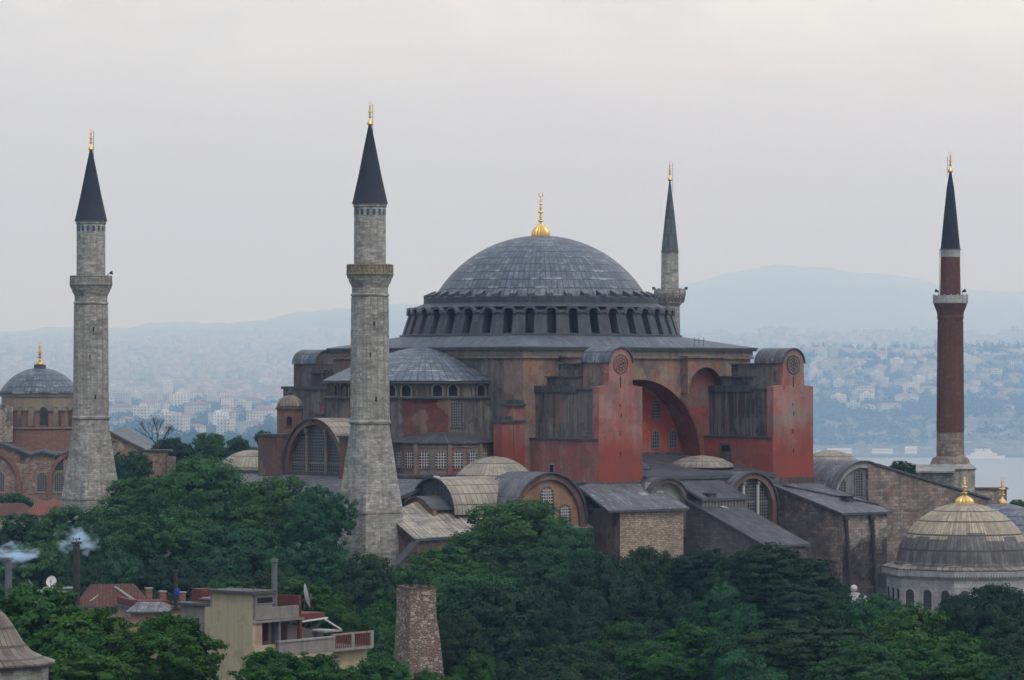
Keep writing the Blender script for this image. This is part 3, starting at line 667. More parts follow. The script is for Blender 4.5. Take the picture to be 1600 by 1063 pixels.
# ---- four great buttress towers (two south, two north)
def buttress(sx, sy):
    ex = 15.9 * sx; n0, n1 = 21.0, 34.8
    m = MB()
    def Y(a, b): return sorted((a * sy, b * sy))
    if sy < 0:                                     # tapering south front, shoulders and round top as one wall
        hw = 3.85
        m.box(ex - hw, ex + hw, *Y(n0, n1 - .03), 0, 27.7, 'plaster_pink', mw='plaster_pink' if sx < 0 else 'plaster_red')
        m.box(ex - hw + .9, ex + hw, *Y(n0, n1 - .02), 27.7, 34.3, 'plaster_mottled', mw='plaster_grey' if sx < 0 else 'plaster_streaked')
        # south front slab rising above
        F = SOUTH(-n1); R = 2.0
        poly = [(ex - hw - .01, 0), (ex + hw + .01, 0), (ex + hw - .02, 34.75), (ex + R + .12, 34.95), (ex + R, 37.8)] + [(ex + R * math.cos(PI * i / 14), 37.9 + R * math.sin(PI * i / 14)) for i in range(15)] + [(ex - R, 37.8), (ex - R - .12, 34.95), (ex - hw + .02, 34.75)]
        m.ext(F, poly, -1.2, .02, 'plaster_front', 'plaster_front')
    else:
        m.box(ex - 3.85, ex + 3.85, *Y(n0, n1), 0, 34.3, 'plaster_grey')
    part = m.build('buttress_wall', ch)
    # upper stair chamber with barrel roof
    m = MB(); ya, yb = (-34.0, -29.5) if sy < 0 else (29.5, 34.8)
    F = SOUTH(ya)if sy < 0 else SOUTH(29.5)
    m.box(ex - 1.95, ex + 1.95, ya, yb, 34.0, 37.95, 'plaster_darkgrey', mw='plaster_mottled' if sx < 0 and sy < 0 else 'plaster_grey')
    if sy > 0: m.ext(SOUTH(29.5), [(ex + 2.0 * math.cos(PI * i / 14), 37.9 + 2.0 * math.sin(PI * i / 14)) for i in range(15)], -.5, 0, 'plaster_grey')
    m.build('stair_chamber', ch)
    m = MB()
    if sy < 0: m.vault(SOUTH(-34.8), ex, 37.9, 2.0, -5.5, .25, 'lead_dome' if sx < 0 else 'lead_roof', 'lead_edge', th=.16)
    else: m.vault(SOUTH(29.5), ex, 37.9, 2.0, -5.5, .25, 'lead_dome', 'lead_edge', th=.16)
    m.build('barrel_roof', ch)
    m = MB()                                       # ledges, lean roofs
    if sy < 0:
        m.box(ex - 4.05, ex + 3.8, -34.6, -21, 27.7, 27.95, 'lead_edge')
        m.box(ex - 3.15, ex + 3.9, -34.0, -29.6, 34.3, 34.6, 'lead_edge')
        m.box(ex - 3.2, ex + 3.9, -29.6, -21, 34.0, 34.9, 'lead_dark')
        m.box(ex - 2.3, ex + 2.9, -29.4, -22.6, 34.9, 36.0, 'plaster_darkgrey'); m.box(ex - 2.6, ex + 3.2, -29.45, -22.4, 36.0, 36.2, 'lead_edge')
        m.box(ex - 1.9, ex + 1.9, -29.4, -24.5, 36.2, 37.8, 'plaster_darkgrey'); m.box(ex - 2.15, ex + 2.1, -29.45, -24.2, 37.8, 38.0, 'lead_roof')
    else:
        m.box(ex - 4.1, ex + 4.1, 21, 35.0, 34.3, 34.7, 'lead_edge'); m.box(ex - 3, ex + 3, 21, 29, 34.7, 36.6, 'plaster_darkgrey'); m.box(ex - 3.3, ex + 3.3, 21, 29.2, 36.6, 36.9, 'lead_edge')
    m.build('ledge', ch)
    if sy < 0:
        F = SOUTH(-34.8)
        m = MB()                                   # wheel ornament
        n = 28
        def circ(R0_, R1_, d, mm):
            for i in range(n):
                a, b = 2 * PI * i / n, 2 * PI * (i + 1) / n
                m.ext(F, [(ex + R0_ * math.cos(a), 37.75 + R0_ * math.sin(a)), (ex + R1_ * math.cos(a), 37.75 + R1_ * math.sin(a)), (ex + R1_ * math.cos(b), 37.75 + R1_ * math.sin(b)), (ex + R0_ * math.cos(b), 37.75 + R0_ * math.sin(b))], 0, d, mm)
        circ(1.18, 1.3, .12, 'plaster_darkgrey'); circ(0, 1.15, .035, 'plaster_pink' if sx < 0 else 'moulding')
        for k in range(8):
            a = 2 * PI * k / 8; c_, s_ = math.cos(a), math.sin(a)
            for j in range(10):
                t0_, t1_ = 2 * PI * j / 10, 2 * PI * (j + 1) / 10
                m.ext(F, [(ex + .66 * c_ + r_ * math.cos(t_), 37.75 + .66 * s_ + r_ * math.sin(t_)) for r_, t_ in ((.2, t0_), (.29, t0_), (.29, t1_), (.2, t1_))], .03, .09, 'plaster_darkgrey')
        m.ext(F, [(ex + .2 * math.cos(2 * PI * j / 10), 37.75 + .2 * math.sin(2 * PI * j / 10)) for j in range(10)], 0, .1, 'plaster_darkgrey')
        m.build('wheel_ornament', ch)
        for zc, hh, du in ((35.4, .75, 0), (32.3, .2, -.1) , (31.0, .28, 0.1), (28.6, .3, -.1), (25.9, .32, 0)):
            s_ = MB(); s_.ext(F, [(ex + du - .09, zc - hh), (ex + du + .09, zc - hh), (ex + du + .09, zc + hh), (ex + du - .09, zc + hh)], 0, .03, 'dark_void'); s_.build('slit_window', ch)
for sx in (-1, 1):
    for sy in (-1, 1): buttress(sx, sy)
# lateral pilaster strips and doors on the buttress sides
m = MB(); Fw = WEST(-19.75)
for u in (22.6, 24.9, 28.7): m.ext(WEST(-18.85), [(u - .12, 28), (u + .12, 28), (u + .12, 34.2), (u - .12, 34.2)], 0, .12, 'plaster_darkgrey')
m.build('wall_strip', ch)
window(ch, Fw, 25.4, .42, 22.6, 24.4, fr='plaster_pale', gr=None, glass='dark_void', square=True, name='door', fw=.14, proud=.06)
window(ch, WEST(12.05), 25.4, .85, 24.5, 26.6, fr='plaster_brown', gr=None, glass='dark_void', square=True, name='door', fw=.3, proud=.12)
bxm = MB(); bxm.box(11.2, 12.0, -26.4, -25.2, 24.1, 25.7, 'plaster_darkgrey'); bxm.build('hatch', ch)
window(ch, SOUTH(29.45), -16.0, .55, 35.2, 36.6, fr='plaster_grey', gr=None, glass='dark_void', proud=.06)
# ---- south gallery and aisle roofs between the buttresses
m = MB()
m.slab([(-12, -35.6), (12, -35.6), (12, -17.1), (-12, -17.1)], [22.9, 22.9, 25.3, 25.3], .5, 'lead_dark', 'lead_edge')
m.build('gallery_roof', ch)
m = MB(); m.box(-22.5, 31, -35.4, -21.0, 0, 22.3, 'plaster_darkgrey'); m.box(-40, 40, -34.6, 34.6, 0, 19.6, 'plaster_brown'); m.build('aisle_wall', ch)
m = MB(); m.rev(5.5, -27.6, [(4.4, 23.7), (4.2, 24.2), (2.8, 24.9), (1.5, 25.2), (0, 25.35)], 28, 'lead_tan', uv=(30, 1.3)); m.build('low_dome', ch)
m = MB(); m.rev(-8.2, -26.5, [(4.0, 23.7), (3.6, 24.2), (2.4, 24.8), (0, 25.2)], 28, 'lead_dark', uv=(30, 1.3)); m.build('low_dome', ch)
# middle lean roof and striped low wall
m = MB(); m.slab([(-7.2, -41.2), (1.4, -41.2), (1.4, -35.4), (-7.2, -35.4)], [20.0, 20.0, 22.3, 22.3], .3, 'lead_dark', 'lead_edge')
m.build('lean_roof', ch)
m = MB(); m.box(-7.0, 1.2, -40.9, -35.4, 0, 19.75, 'plaster_grey')
for i in range(14): m.box(-6.8 + i * .58, -6.6 + i * .58, -41.0, -40.9, 18.6, 19.7, 'grille_grey')
m.build('clerestory_wall', ch)
# white lunette
m = MB(); F = SOUTH(-38.2)
m.arch_wall(F, -14.2, -6.8, 15, 22.4, -10.5, 3.2, 18.9, 16, -1.0, 0, 'plaster_brown', 'plaster_pale', zt=lambda u: max(19.0, 18.9 + math.sqrt(max(0, 3.75 ** 2 - (u + 10.5) ** 2))))
m.box(-13.8, -7.2, -37.3, -37.2, 15, 22.2, 'plaster_pale'); m.build('lunette_wall', ch)
m = MB(); m.vault(F, -10.5, 18.9, 3.75, -5, .2, 'lead_dark', 'lead_edge', th=.2); m.build('barrel_roof', ch)
window(ch, SOUTH(-37.3), -9.6, 1.0, 18.0, 19.3, fr='plaster_pale', gr=None, glass='dark_void', proud=.15)
window(ch, SOUTH(-37.3), -7.6, .5, 17.2, 18.4, fr='plaster_pale', gr=None, glass='dark_void', proud=.15)
# big arched window with two columns
def big_lunette(F, c, R, zs, zb, back, mwall, mroof, cols=True, ncol=3, wallw=None, zw=None, gr='grille_grey', rim='plaster_brownred', depth=.9, sill=True, cell=(.9, 1.6), slabs=True):
    m = MB(); Ro = R + .75; ww = wallw or Ro
    m.arch_wall(F, c - ww, c + ww, zw or zb - 4, 0, c, R, zs, zb, -depth, 0, rim, rim, zt=lambda u: max(zs + .3, zs + math.sqrt(max(0, Ro * Ro - (u - c) ** 2))))
    wob = m.build('lunette_wall', ch)
    m = MB(); m.vault(F, c, zs, Ro, back, .3, mroof, 'lead_edge', th=.2, cell=cell); m.build('barrel_roof', ch)
    g = MB(); g.ext(F, arch_poly(c, R + .05, zb, zs, 20), -depth - .1, -depth, 'glass_dark')
    wo = g.build('window', ch)
    g = MB()
    nb = int(2 * R / .42)
    for i in range(1, nb):
        u = c - R + 2 * R * i / nb; h = zs + math.sqrt(max(0, R * R - (u - c) ** 2)); g.ext(F, [(u - .035, zb), (u + .035, zb), (u + .035, h), (u - .035, h)], -depth, -depth + .06, gr)
    z = zb + .3
    while z < zs + R - .2:
        hh = R if z <= zs else math.sqrt(max(0, R * R - (z - zs) ** 2)); g.ext(F, [(c - hh, z - .045), (c + hh, z - .045), (c + hh, z + .045), (c - hh, z + .045)], -depth, -depth + .055, gr); z += .42
    g.build('grille', wo)
    if cols:
        for s_ in (-1, 1):
            u = c + s_ * R * .36; h = zs + math.sqrt(R * R - (u - c) ** 2)
            p = MB(); a = F(u, zb, -depth * .5); p.tube(a, F(u, h - .5, -depth * .5), .22, 'grille_pale' if R < 5 else 'moulding', 12); b = F(u, h - .55, -depth * .5)
            p.ext(F, [(u - .22, h - .6), (u + .22, h - .6), (u + .36, h - .1), (u - .36, h - .1)], -depth * .5 - .3, -depth * .5 + .3, 'moulding')
            p.build('column', ch)
        g = MB(); g.ext(F, [(c - R, zs + R * .12), (c + R, zs + R * .12), (c + R, zs + R * .12 + .22), (c - R, zs + R * .12 + .22)], -depth, -depth + .15, 'moulding' if R > 5 else gr); g.build('transom', ch)
    return wob
big_lunette(SOUTH(-37.2), 5.9, 3.75, 18.6, 13.5, -6.5, 'plaster_orange', 'lead_roof', rim='plaster_brownred')
# west gallery front: large semicircular window
big_lunette(WEST(-40.2), 0, 6.0, 23.6, 23.0, -12, 'plaster_brownred', 'lead_tan', cols=True, zw=20, rim='plaster_brownred', cell=(.9, 1.5))
m = MB()
m.box(-40.0, -27, -19.5, 19.5, 0, 22.9, 'plaster_brownred'); m.box(-40.3, -27, -20, 20, 22.9, 23.2, 'lead_dark')
m.box(-41.2, -36.5, 6.95, 11.4, 22, 28.0, 'plaster_brownred'); m.box(-41.5, -36.2, 6.8, 11.7, 28.0, 28.3, 'lead_edge')
m.box(-41.2, -36.5, -11.4, -6.95, 22, 28.0, 'plaster_brownred'); m.box(-41.5, -36.2, -11.7, -6.8, 28.0, 28.3, 'lead_edge')
m.build('west_gallery', ch)
m = MB(); m.slab([(-53.5, -27), (-40.3, -27), (-40.3, 21), (-53.5, 21)], [18.6, 22.8, 22.8, 18.6], .4, 'lead_roof', 'lead_edge'); m.build('narthex_roof', ch)
m = MB(); m.box(-53, -40.2, -26.8, 20.8, 0, 18.2, 'stone_block'); m.build('narthex_wall', ch)
for sy in (1,):                                   # small domed stair turrets
    m = MB(); tx, ty = -35.6, 11.6 * sy
    m.rev(tx, ty, [(1.85, 22), (1.85, 31.6)], 8, 'plaster_turret', smooth=False, ph=PI / 8); m.rev(tx, ty, [(2.05, 31.6), (2.05, 31.8)], 24, 'lead_edge')
    o = m.build('stair_turret', ch)
    m = MB(); m.rev(tx, ty, [(2.0, 31.8)] + dome_prof(1.9, 1.7, 31.85, 8, .2), 24, 'lead_brown', uv=(22, 4)); m.rev(tx, ty, [(.18, 33.7), (.3, 33.9), (.15, 34.2), (.22, 34.35), (0, 34.5)], 10, 'lead_edge'); m.build('dome', o)
    if sy > 0: window(ch, radial(tx, ty, math.radians(-130), 1.85), 0, .35, 29.4, 30.3, fr='plaster_brownred', gr=None, glass='dark_void', proud=.05, fw=.1)
# ---- corner domes
for dx, dy, mm in ((-31, -27, 'lead_tan'), (31, -27, 'lead_tan'), (-31, 27, 'lead_tan'), (31, 27, 'lead_tan')):
    m = MB(); m.rev(dx, dy, [(6.4, 21.4)] + dome_prof(5.7, 3.7, 22.0, 14), 48, mm, uv=(52, 2.4)); m.build('low_dome', ch)
    m = MB(); m.box(dx - 6.6, dx + 6.6, dy - 6.6, dy + 6.6, 10, 21.6, 'plaster_brown', mt='lead_roof'); m.build('aisle_wall', ch)
# south-west barrel with three-window lunette
F = SOUTH(-38.0)
m = MB(); Rl = 5.7; cc_ = -31.0
m.arch_wall(F, cc_ - 6.4, cc_ + 6.4, 8, 0, cc_, 5.3, 17.6, 16, -.5, 0, 'plaster_brownred', 'plaster_brownred', zt=lambda u: max(17.8, 17.6 + math.sqrt(max(0, 6.1 ** 2 - (u - cc_) ** 2))))
m.ext(F, arch_poly(cc_, 5.35, 10, 17.6, 20), -.7, -.45, 'plaster_orange'); m.build('lunette_wall', ch)
for u, hw, zb, zs in ((0, .95, 18.0, 21.0), (-3.0, .85, 16.2, 18.7), (3.0, .85, 16.2, 18.7)):
    window(ch, F, cc_ + u, hw, zb, zs, d=-.45, fr='plaster_brownred', gr='grille_pale', nx=4, bar=.05)
m = MB(); m.vault(F, cc_, 17.6, 6.1, -9.0, .35, 'lead_roof', 'lead_edge', th=.2, cell=(.9, 1.5), seg=28); m.build('barrel_roof', ch)
# west-facing open barrel beside the minaret
Fb = WEST(-43.5)
m = MB(); m.vault(Fb, 30.0, 18.6, 4.5, -8.5, .4, 'lead_tan', 'lead_edge', th=.2, cell=(.9, 1.5), seg=24); m.build('barrel_roof', ch)
m = MB(); m.ext(Fb, arch_poly(30.0, 4.5, 10, 18.6, 20), -.6, -.3, 'lead_dark'); m.build('lunette_wall', ch)  # dark sheet standing in for the shade inside the open barrel
m = MB(); m.tube(Fb(29.8, 23.35, -.2), Fb(30.8, 23.3, -.2), .12, 'white_metal'); m.build('roof_lamp', ch)
Fc = WEST(-46.5)
arcp = [(27.0 + 6.6 * i / 12, 19.2 + 1.5 * math.sin(PI * i / 12)) for i in range(13)]
m = MB(); m.ext(Fc, [(27.0, 14), (33.6, 14)] + arcp[::-1], -.5, 0, 'plaster_orange'); 
for (a, za), (b, zb_) in zip(arcp, arcp[1:]): m.ext(Fc, [(a, za), (b, zb_), (b, zb_ + .25), (a, za + .25)], -3.4, .3, 'lead_roof', 'lead_edge')
m.build('gable', ch)
# tan lean roof of the south-west annex
m = MB()
m.slab([(-53.2, -38.2), (-23.5, -38.2), (-25.5, -31.8), (-47, -30.5), (-53.2, -32.5)], [16.0, 16.6, 20.0, 20.2, 18.9], .35, 'lead_tan_roof', 'lead_edge')
m.build('lean_roof', ch)
m = MB(); m.prism([(-52.8, -37.8), (-24, -37.8), (-25.5, -31.8), (-47, -30.5), (-52.8, -32.5)], 0, 15.5, 'plaster_brown', zt=[15.6, 16.2, 19.6, 19.8, 18.5])
for u in (-50.5, -46, -41, -35.5): m.box(u - .25, u + .25, -38.0, -37.8, 0, 15.5, 'plaster_darkgrey')
m.build('annex_wall', ch)
window(ch, SOUTH(-37.8), -48.3, .35, 12.5, 14.2, fr='plaster_brown', gr=None, glass='dark_void', square=True)
window(ch, SOUTH(-37.8), -50.9, .8, 8.5, 10.2, fr='plaster_darkgrey', gr=None, glass='dark_void', square=True)
# stair ramp line against the minaret foot
m = MB(); m.prism([(-56.6, -38.4), (-52.9, -38.4), (-52.9, -37.6), (-56.6, -37.6)], 0, 12, 'plaster_brown', zt=[12.2, 15.4, 15.4, 12.2])
m.slab([(-57.0, -38.7), (-52.8, -38.7), (-52.8, -37.4), (-57.0, -37.4)], [12.3, 15.9, 15.9, 12.3], .3, 'lead_edge'); m.build('stair_ramp', ch)
# ---- small masonry annex under the west buttress
m = MB(); m.box(-22.6, -11.5, -42.2, -35.4, 0, 18.9, 'stone_small', mw='plaster_brown'); m.build('annex_wall', ch)
m = MB(); m.slab([(-25.2, -42.9), (-11.0, -42.9), (-11.0, -34.8), (-20.5, -34.8), (-25.2, -37.0)], [18.95, 18.95, 22.2, 22.3, 21.9], .3, 'lead_roof', 'lead_edge'); 
m.build('lean_roof', ch)
for x_, y_ in ((-13.6, -35.3), (-15.9, -38.9), (-12.6, -38.3)):
    m = MB(); zz = 22.2 - (-34.8 - y_) * .405; m.slab([(x_, y_), (x_ + 1.2, y_ - .1), (x_ + 1.3, y_ + .8), (x_ + .1, y_ + .9)], [zz + .12, zz + .12, zz + .45, zz + .42], .08, 'plaster_pale'); m.build('roof_hatch', ch)
# long shed roof running down to the south
m = MB(); m.slab([(-7.6, -53.6), (.5, -53.6), (.5, -38.0), (-7.6, -38.0)], [14.3, 14.3, 20.0, 20.0], .3, 'lead_dark', 'lead_edge'); m.build('lean_roof', ch)
m = MB(); m.prism([(-7.2, -53.2), (.2, -53.2), (.2, -37.2), (-7.2, -37.2)], 0, 14, 'stone_block', zt=[14.1, 14.1, 19.9, 19.9], side={3: 'stone_grey'}); m.build('annex_wall', ch)
m = MB(); m.slab([(-4, -41.9), (-3, -41.9), (-3, -41.2), (-4, -41.2)], [18.75, 18.75, 19.0, 19.0], .1, 'plaster_pale'); m.build('roof_hatch', ch)
m = MB(); m.box(-5.5, -4.3, -40.8, -39.6, 19.0, 20.6, 'lead_dark'); m.box(-5.7, -4.1, -41, -39.4, 20.6, 20.75, 'lead_edge'); m.build('roof_vent', ch)
window(ch, SOUTH(-53.2), -1.6, .4, 12.2, 13.1, fr='stone_block', gr=None, glass='dark_void')
# stone block under the east buttress with its sloping roof and drain pipes
m = MB(); m.prism([(11.7, -48.4), (20.2, -48.4), (20.2, -35), (11.7, -35)], 0, 17.6, 'stone_block', zt=[17.7, 17.7, 21.2, 21.2], side={0: 'stone_dark', 3: 'stone_block'})
m.box(20.1, 33.5, -42, -34, 0, 17.2, 'stone_block'); m.build('annex_wall', ch)
m = MB(); m.slab([(11.1, -49.0), (20.8, -49.0), (20.8, -34.8), (11.1, -34.8)], [17.9, 17.9, 21.6, 21.6], .32, 'lead_roof', 'lead_edge')
m.build('lean_roof', ch)
m = MB(); m.slab([(20.9, -48.8), (23.2, -45.5), (21.6, -34.8), (20.9, -34.8)], [18.0, 17.9, 21.4, 21.6], .3, 'lead_roof', 'lead_edge'); m.build('lean_roof', ch)
for a, b in ((11.9, 12.5), (16.9, 17.3)):
    m = MB(); m.tube((a, -48.8, 17.6), (b, -49.6, 2), .3, 'dark_metal', 10); m.tube((a, -48.8, 17.4), (a, -48.9, 16.9), .42, 'dark_metal', 10); m.build('drain_pipe', ch)
m = MB(); m.tube((12, -36.5, 21.35), (20.6, -46.5, 18.75), .12, 'dark_metal', 6); m.build('roof_cable', ch)
m = MB(); m.box(16.6, 17.8, -44.4, -43.2, 19.0, 19.8, 'lead_dark'); m.box(16.4, 18.0, -44.6, -43.0, 19.8, 19.95, 'dark_metal'); m.build('roof_vent', ch)
# south-east barrel, grey lunette and long sloping stone wall
F = SOUTH(-38.6); c2 = 25.6
def topline(u):
    if u < c2: return 18.4 + math.sqrt(max(0, 6.0 ** 2 - (u - c2) ** 2))
    a = c2 + 2.2; za = 18.4 + math.sqrt(36 - 2.2 ** 2)
    return 18.4 + math.sqrt(max(0, 36 - (u - c2) ** 2)) if u < a else za - (u - a) * .234
m = MB()
m.arch_wall(F, c2 - 5.95, c2 + 5.5, 0, 0, c2 - .1, 5.3, 18.2, 10, -.4, 0, 'plaster_pale', 'plaster_pale', zt=topline)
m.ext(F, arch_poly(c2 - .1, 5.32, 8, 18.2, 16), -.7, -.4, 'plaster_lunette')
m.build('lunette_wall', ch)
window(ch, F, 25.2, .68, 19.6, 22.5, d=-.4, fr='plaster_lunette', glass='dark_void', nx=3)
window(ch, F, 21.9, .62, 19.9, 21.4, d=-.4, fr='plaster_lunette', glass='dark_void', nx=3)
m = MB(); L0, L1 = c2 + 1.0, 51.0
m.ext(F, [(L0, 0), (L1, 0), (L1, topline(L1) - .1), (c2 + 2.5, topline(c2 + 2.5) - .1), (L0, topline(L0) - .1)], -3.5, .12, 'stone_block'); m.build('sloping_wall', ch)
m = MB()
m.vault(F, c2, 18.4, 5.95, -11, .35, 'lead_roof', 'lead_edge', th=.18, seg=24, aend=PI / 2 + math.asin(2.5 / 5.95))
m.build('barrel_roof', ch)
m = MB(); L2 = c2 + 2.6; m.slab([(L2, -39.0), (L1 + .5, -39.0), (L1 + .5, -34.2), (L2, -34.2)], [topline(L2) + .2, topline(L1) + .2, topline(L1) + .2, topline(L2) + .2], .3, 'lead_dark', 'lead_edge'); m.build('lean_roof', ch)
m = MB(); m.box(34, 44, -34.5, -24, 0, 14.5, 'stone_block'); m.build('annex_wall', ch)
# roof clutter: railings on the roof edge
m = MB()
for k in range(3): x_ = 10.0 + k * .9; m.tube((x_, -21.2, 40.1), (x_, -21.2, 41.6), .04, 'dark_metal', 5)
m.tube((9.8, -21.2, 41.2), (12, -21.2, 41.2), .03, 'dark_metal', 5); m.build('railing', ch)
m = MB()
for k in range(6): x_ = -19.8 + k * .55; m.tube((x_, 28.0, 34.7), (x_, 28.0, 36.6), .04, 'dark_metal', 5)
m.tube((-19.9, 28, 36.5), (-16.9, 28, 36.5), .04, 'dark_metal', 5); m.build('railing', ch)
# ------------------------------------------------------------------ minarets
def ngon(cxx, cyy, r, n, ph=0.0): return [(cxx + r * math.cos(2 * PI * i / n + ph), cyy + r * math.sin(2 * PI * i / n + ph)) for i in range(n)]
def big_minaret(x, y, label, parapet, speaker=None):
    t = thing('minaret', label, 'minaret', (x, y, 0), 'pair of tall grey stone minarets')
    m = MB(); a = 2.95
    m.box(x - a, x + a, y - a, y + a, 0, 19.1, 'stone_minaret'); m.box(x - a - .12, x + a + .12, y - a - .12, y + a + .12, 19.1, 19.45, 'stone_minaret')
    m.build('base', t)
    m = MB(); n = 32                                # flared transition from square foot to sixteen-sided shaft
    def sqp(k, h):
        an = 2 * PI * k / n + PI / 4; c, s_ = math.cos(an), math.sin(an); q = h / max(abs(c), abs(s_)); return (x + q * c, y + q * s_)
    def rnd(k, r): an = 2 * PI * k / n + PI / 4; return (x + r * math.cos(an), y + r * math.sin(an))
    lv = [(i / 8) for i in range(9)]
    for k in range(n):
        for i in range(8):
            def pt(kk, tt):
                p, q = sqp(kk, a), rnd(kk, 2.42); z = 19.45 + tt * 10.75; e_ = tt ** .92
                return (p[0] + (q[0] - p[0]) * e_, p[1] + (q[1] - p[1]) * e_, z)
            P = [pt(k, lv[i]), pt(k + 1, lv[i]), pt(k + 1, lv[i + 1]), pt(k, lv[i + 1])]
            u = k * .72
            m.face(P, 'stone_minaret', [(u, P[0][2]), (u + .72, P[0][2]), (u + .72, P[2][2]), (u, P[2][2])])
    m.build('flared_foot', t)
    m = MB()
    m.rev(x, y, [(2.4, 30.1), (2.62, 30.25), (2.66, 30.5), (2.42, 30.7)], 16, 'stone_minaret', ph=PI / 16, smooth=False)
    m.rev(x, y, [(2.42, 30.6), (2.28, 46.2)], 16, 'stone_minaret', ph=PI / 16, smooth=False)
    for k in range(16):
        A = 2 * PI * k / 16 + PI / 16
        m.tube((x + 2.4 * math.cos(A), y + 2.4 * math.sin(A), 30.6), (x + 2.27 * math.cos(A), y + 2.27 * math.sin(A), 46.0), .09, 'stone_minaret', 6)
    m.rev(x, y, [(2.27, 46.1), (2.42, 46.2), (2.42, 46.4), (2.27, 46.5), (2.27, 47.3)], 16, 'stone_minaret', ph=PI / 16, smooth=False)
    for zc, ang in ((33, -1.9), (38.5, -2.2), (42.4, -2.0)):
        m.ext(radial(x, y, ang, 2.3), [(-.1, zc), (.1, zc), (.1, zc + .6), (-.1, zc + .6)], 0, .09, 'dark_void')
    m.build('shaft', t)
    m = MB()
    m.rev(x, y, [(2.27, 47.2), (2.35, 47.5), (2.6, 47.9), (2.66, 48.2), (2.86, 48.5), (2.9, 48.75), (2.9, 48.8)], 32, 'stone_minaret')
    m.rev(x, y, [(2.9, 48.75), (2.98, 48.85), (2.98, 49.0), (2.85, 49.05), (2.0, 49.05)], 32, parapet, smooth=False)
    m.rev(x, y, [(2.82, 49.0), (2.82, 49.95), (2.9, 50.0), (2.9, 50.12), (2.7, 50.12), (2.7, 49.0)], 32, parapet, smooth=False)
    for k in range(32):
        A = 2 * PI * k / 32; m.box(-.06, .06, -.06, .06, 49.0, 50.05, parapet, rot=(x + 2.87 * math.cos(A), y + 2.87 * math.sin(A), A))
    m.build('balcony', t)
    m = MB(); m.rev(x, y, [(2.0, 49), (1.98, 57.2), (2.1, 57.35), (2.1, 57.6), (2.25, 57.8)], 16, 'stone_minaret', ph=PI / 16, smooth=False); up = m.build('upper_shaft', t)
    m = MB()
    for k in range(16):
        A = 2 * PI * k / 16; m.ext(radial(x, y, A, 1.97), [(-.17, 56.3), (.17, 56.3), (.17, 57.0), (-.17, 57.0)], 0, .03, 'tile_blue')
    m.build('tile_band', up)
    m = MB(); m.rev(x, y, [(2.3, 57.75), (2.2, 57.95), (1.45, 61.3), (.8, 64.6), (.16, 67.7)], 24, 'spire_lead'); m.build('spire', t)
    finial(t, x, y, 67.5, 3.1, .38, ribs=False)
    m = MB(); m.tube((x + .36 * CT, y - .36 * ST, 66.6), (x + .36 * CT, y - .36 * ST, 70.2), .035, 'dark_metal', 5); m.build('lightning_rod', t)
    if speaker:
        m = MB(); r_, d_ = speaker
        q = Vector((x + (r_ * CT + d_ * ST), y + (-r_ * ST + d_ * CT), 50.5)); m.tube((q.x - .5 * CT, q.y + .5 * ST, 50.0), q, .05, 'dark_metal', 6); m.tube(q, (q.x + .4 * CT, q.y - .4 * ST, 50.55), .12, 'dark_metal', 10, .32); m.build('loudspeaker', t)
    return t
big_minaret(-55.1, -31.66, 'nearest and tallest grey stone minaret with a yellowish balcony, before the west semidome', 'stone_parapet')
big_minaret(-55.1, 31.66, 'leftmost grey stone minaret with a grey balcony, beside the small distant domed church', 'stone_minaret', (2.6, 0))

# thin pale minaret behind the drum
x, y = 53.9, 31.6
px_, d_ = PX(x, y); k_ = FPX / d_
zz = lambda py: HC - (py - 590) / k_
t = thing('minaret', 'thin pale stone minaret rising behind the right edge of the great dome', 'minaret', (x, y, 0))
m = MB(); m.rev(x, y, [(1.85, 0), (1.7, zz(527)), (1.6, zz(480))], 12, 'stone_minaret', smooth=False); m.build('shaft', t)
m = MB()
m.rev(x, y, [(1.5, zz(483)), (1.55, zz(478)), (1.9, zz(474)), (1.95, zz(470)), (2.3, zz(466)), (2.35, zz(463)), (2.5, zz(460)), (2.5, zz(457)), (2.2, zz(456.5)), (1.3, zz(456.5))], 24, 'stone_minaret', flute=.02)
for k in range(24): 
    A = 2 * PI * k / 24; m.tube((x + 2.15 * math.cos(A), y + 2.15 * math.sin(A), zz(473)), (x + 2.4 * math.cos(A), y + 2.4 * math.sin(A), zz(462)), .1, 'moulding', 5)
    if k % 2 == 0: m.box(-.14, .14, -.14, .14, zz(459), zz(451), 'stone_minaret', rot=(x + 2.42 * math.cos(A), y + 2.42 * math.sin(A), A))
m.rev(x, y, [(2.4, zz(458)), (2.4, zz(452.5)), (2.3, zz(452.5)), (2.3, zz(458))], 24, 'stone_minaret', smooth=False)
m.build('balcony', t)
m = MB(); m.rev(x, y, [(1.45, zz(460)), (1.38, zz(396)), (1.42, zz(394))], 12, 'stone_minaret', smooth=False); m.build('upper_shaft', t)
m = MB(); m.rev(x, y, [(1.46, zz(394)), (1.35, zz(392)), (.75, zz(335)), (.1, zz(281))], 16, 'spire_lead_old', uv=(14, 1.7)); m.build('spire', t)
finial(t, x, y, zz(283), 3.2, .4, ribs=False)
m = MB(); m.tube((x + .45 * CT, y - .45 * ST, zz(300)), (x + .45 * CT, y - .45 * ST, zz(255)), .03, 'dark_metal', 5); m.build('lightning_rod', t)
for s_ in (-1, 1):
    m = MB(); q = (x + s_ * 2.3 * CT, y - s_ * 2.3 * ST); m.tube((*q, zz(455)), (q[0] + s_ * .2 * CT, q[1] - s_ * .2 * ST, zz(450)), .04, 'dark_metal', 5); m.tube((q[0], q[1], zz(450)), (q[0] + s_ * .5 * CT, q[1] - s_ * .5 * ST, zz(451)), .1, 'dark_metal', 8, .28); m.build('loudspeaker', t)
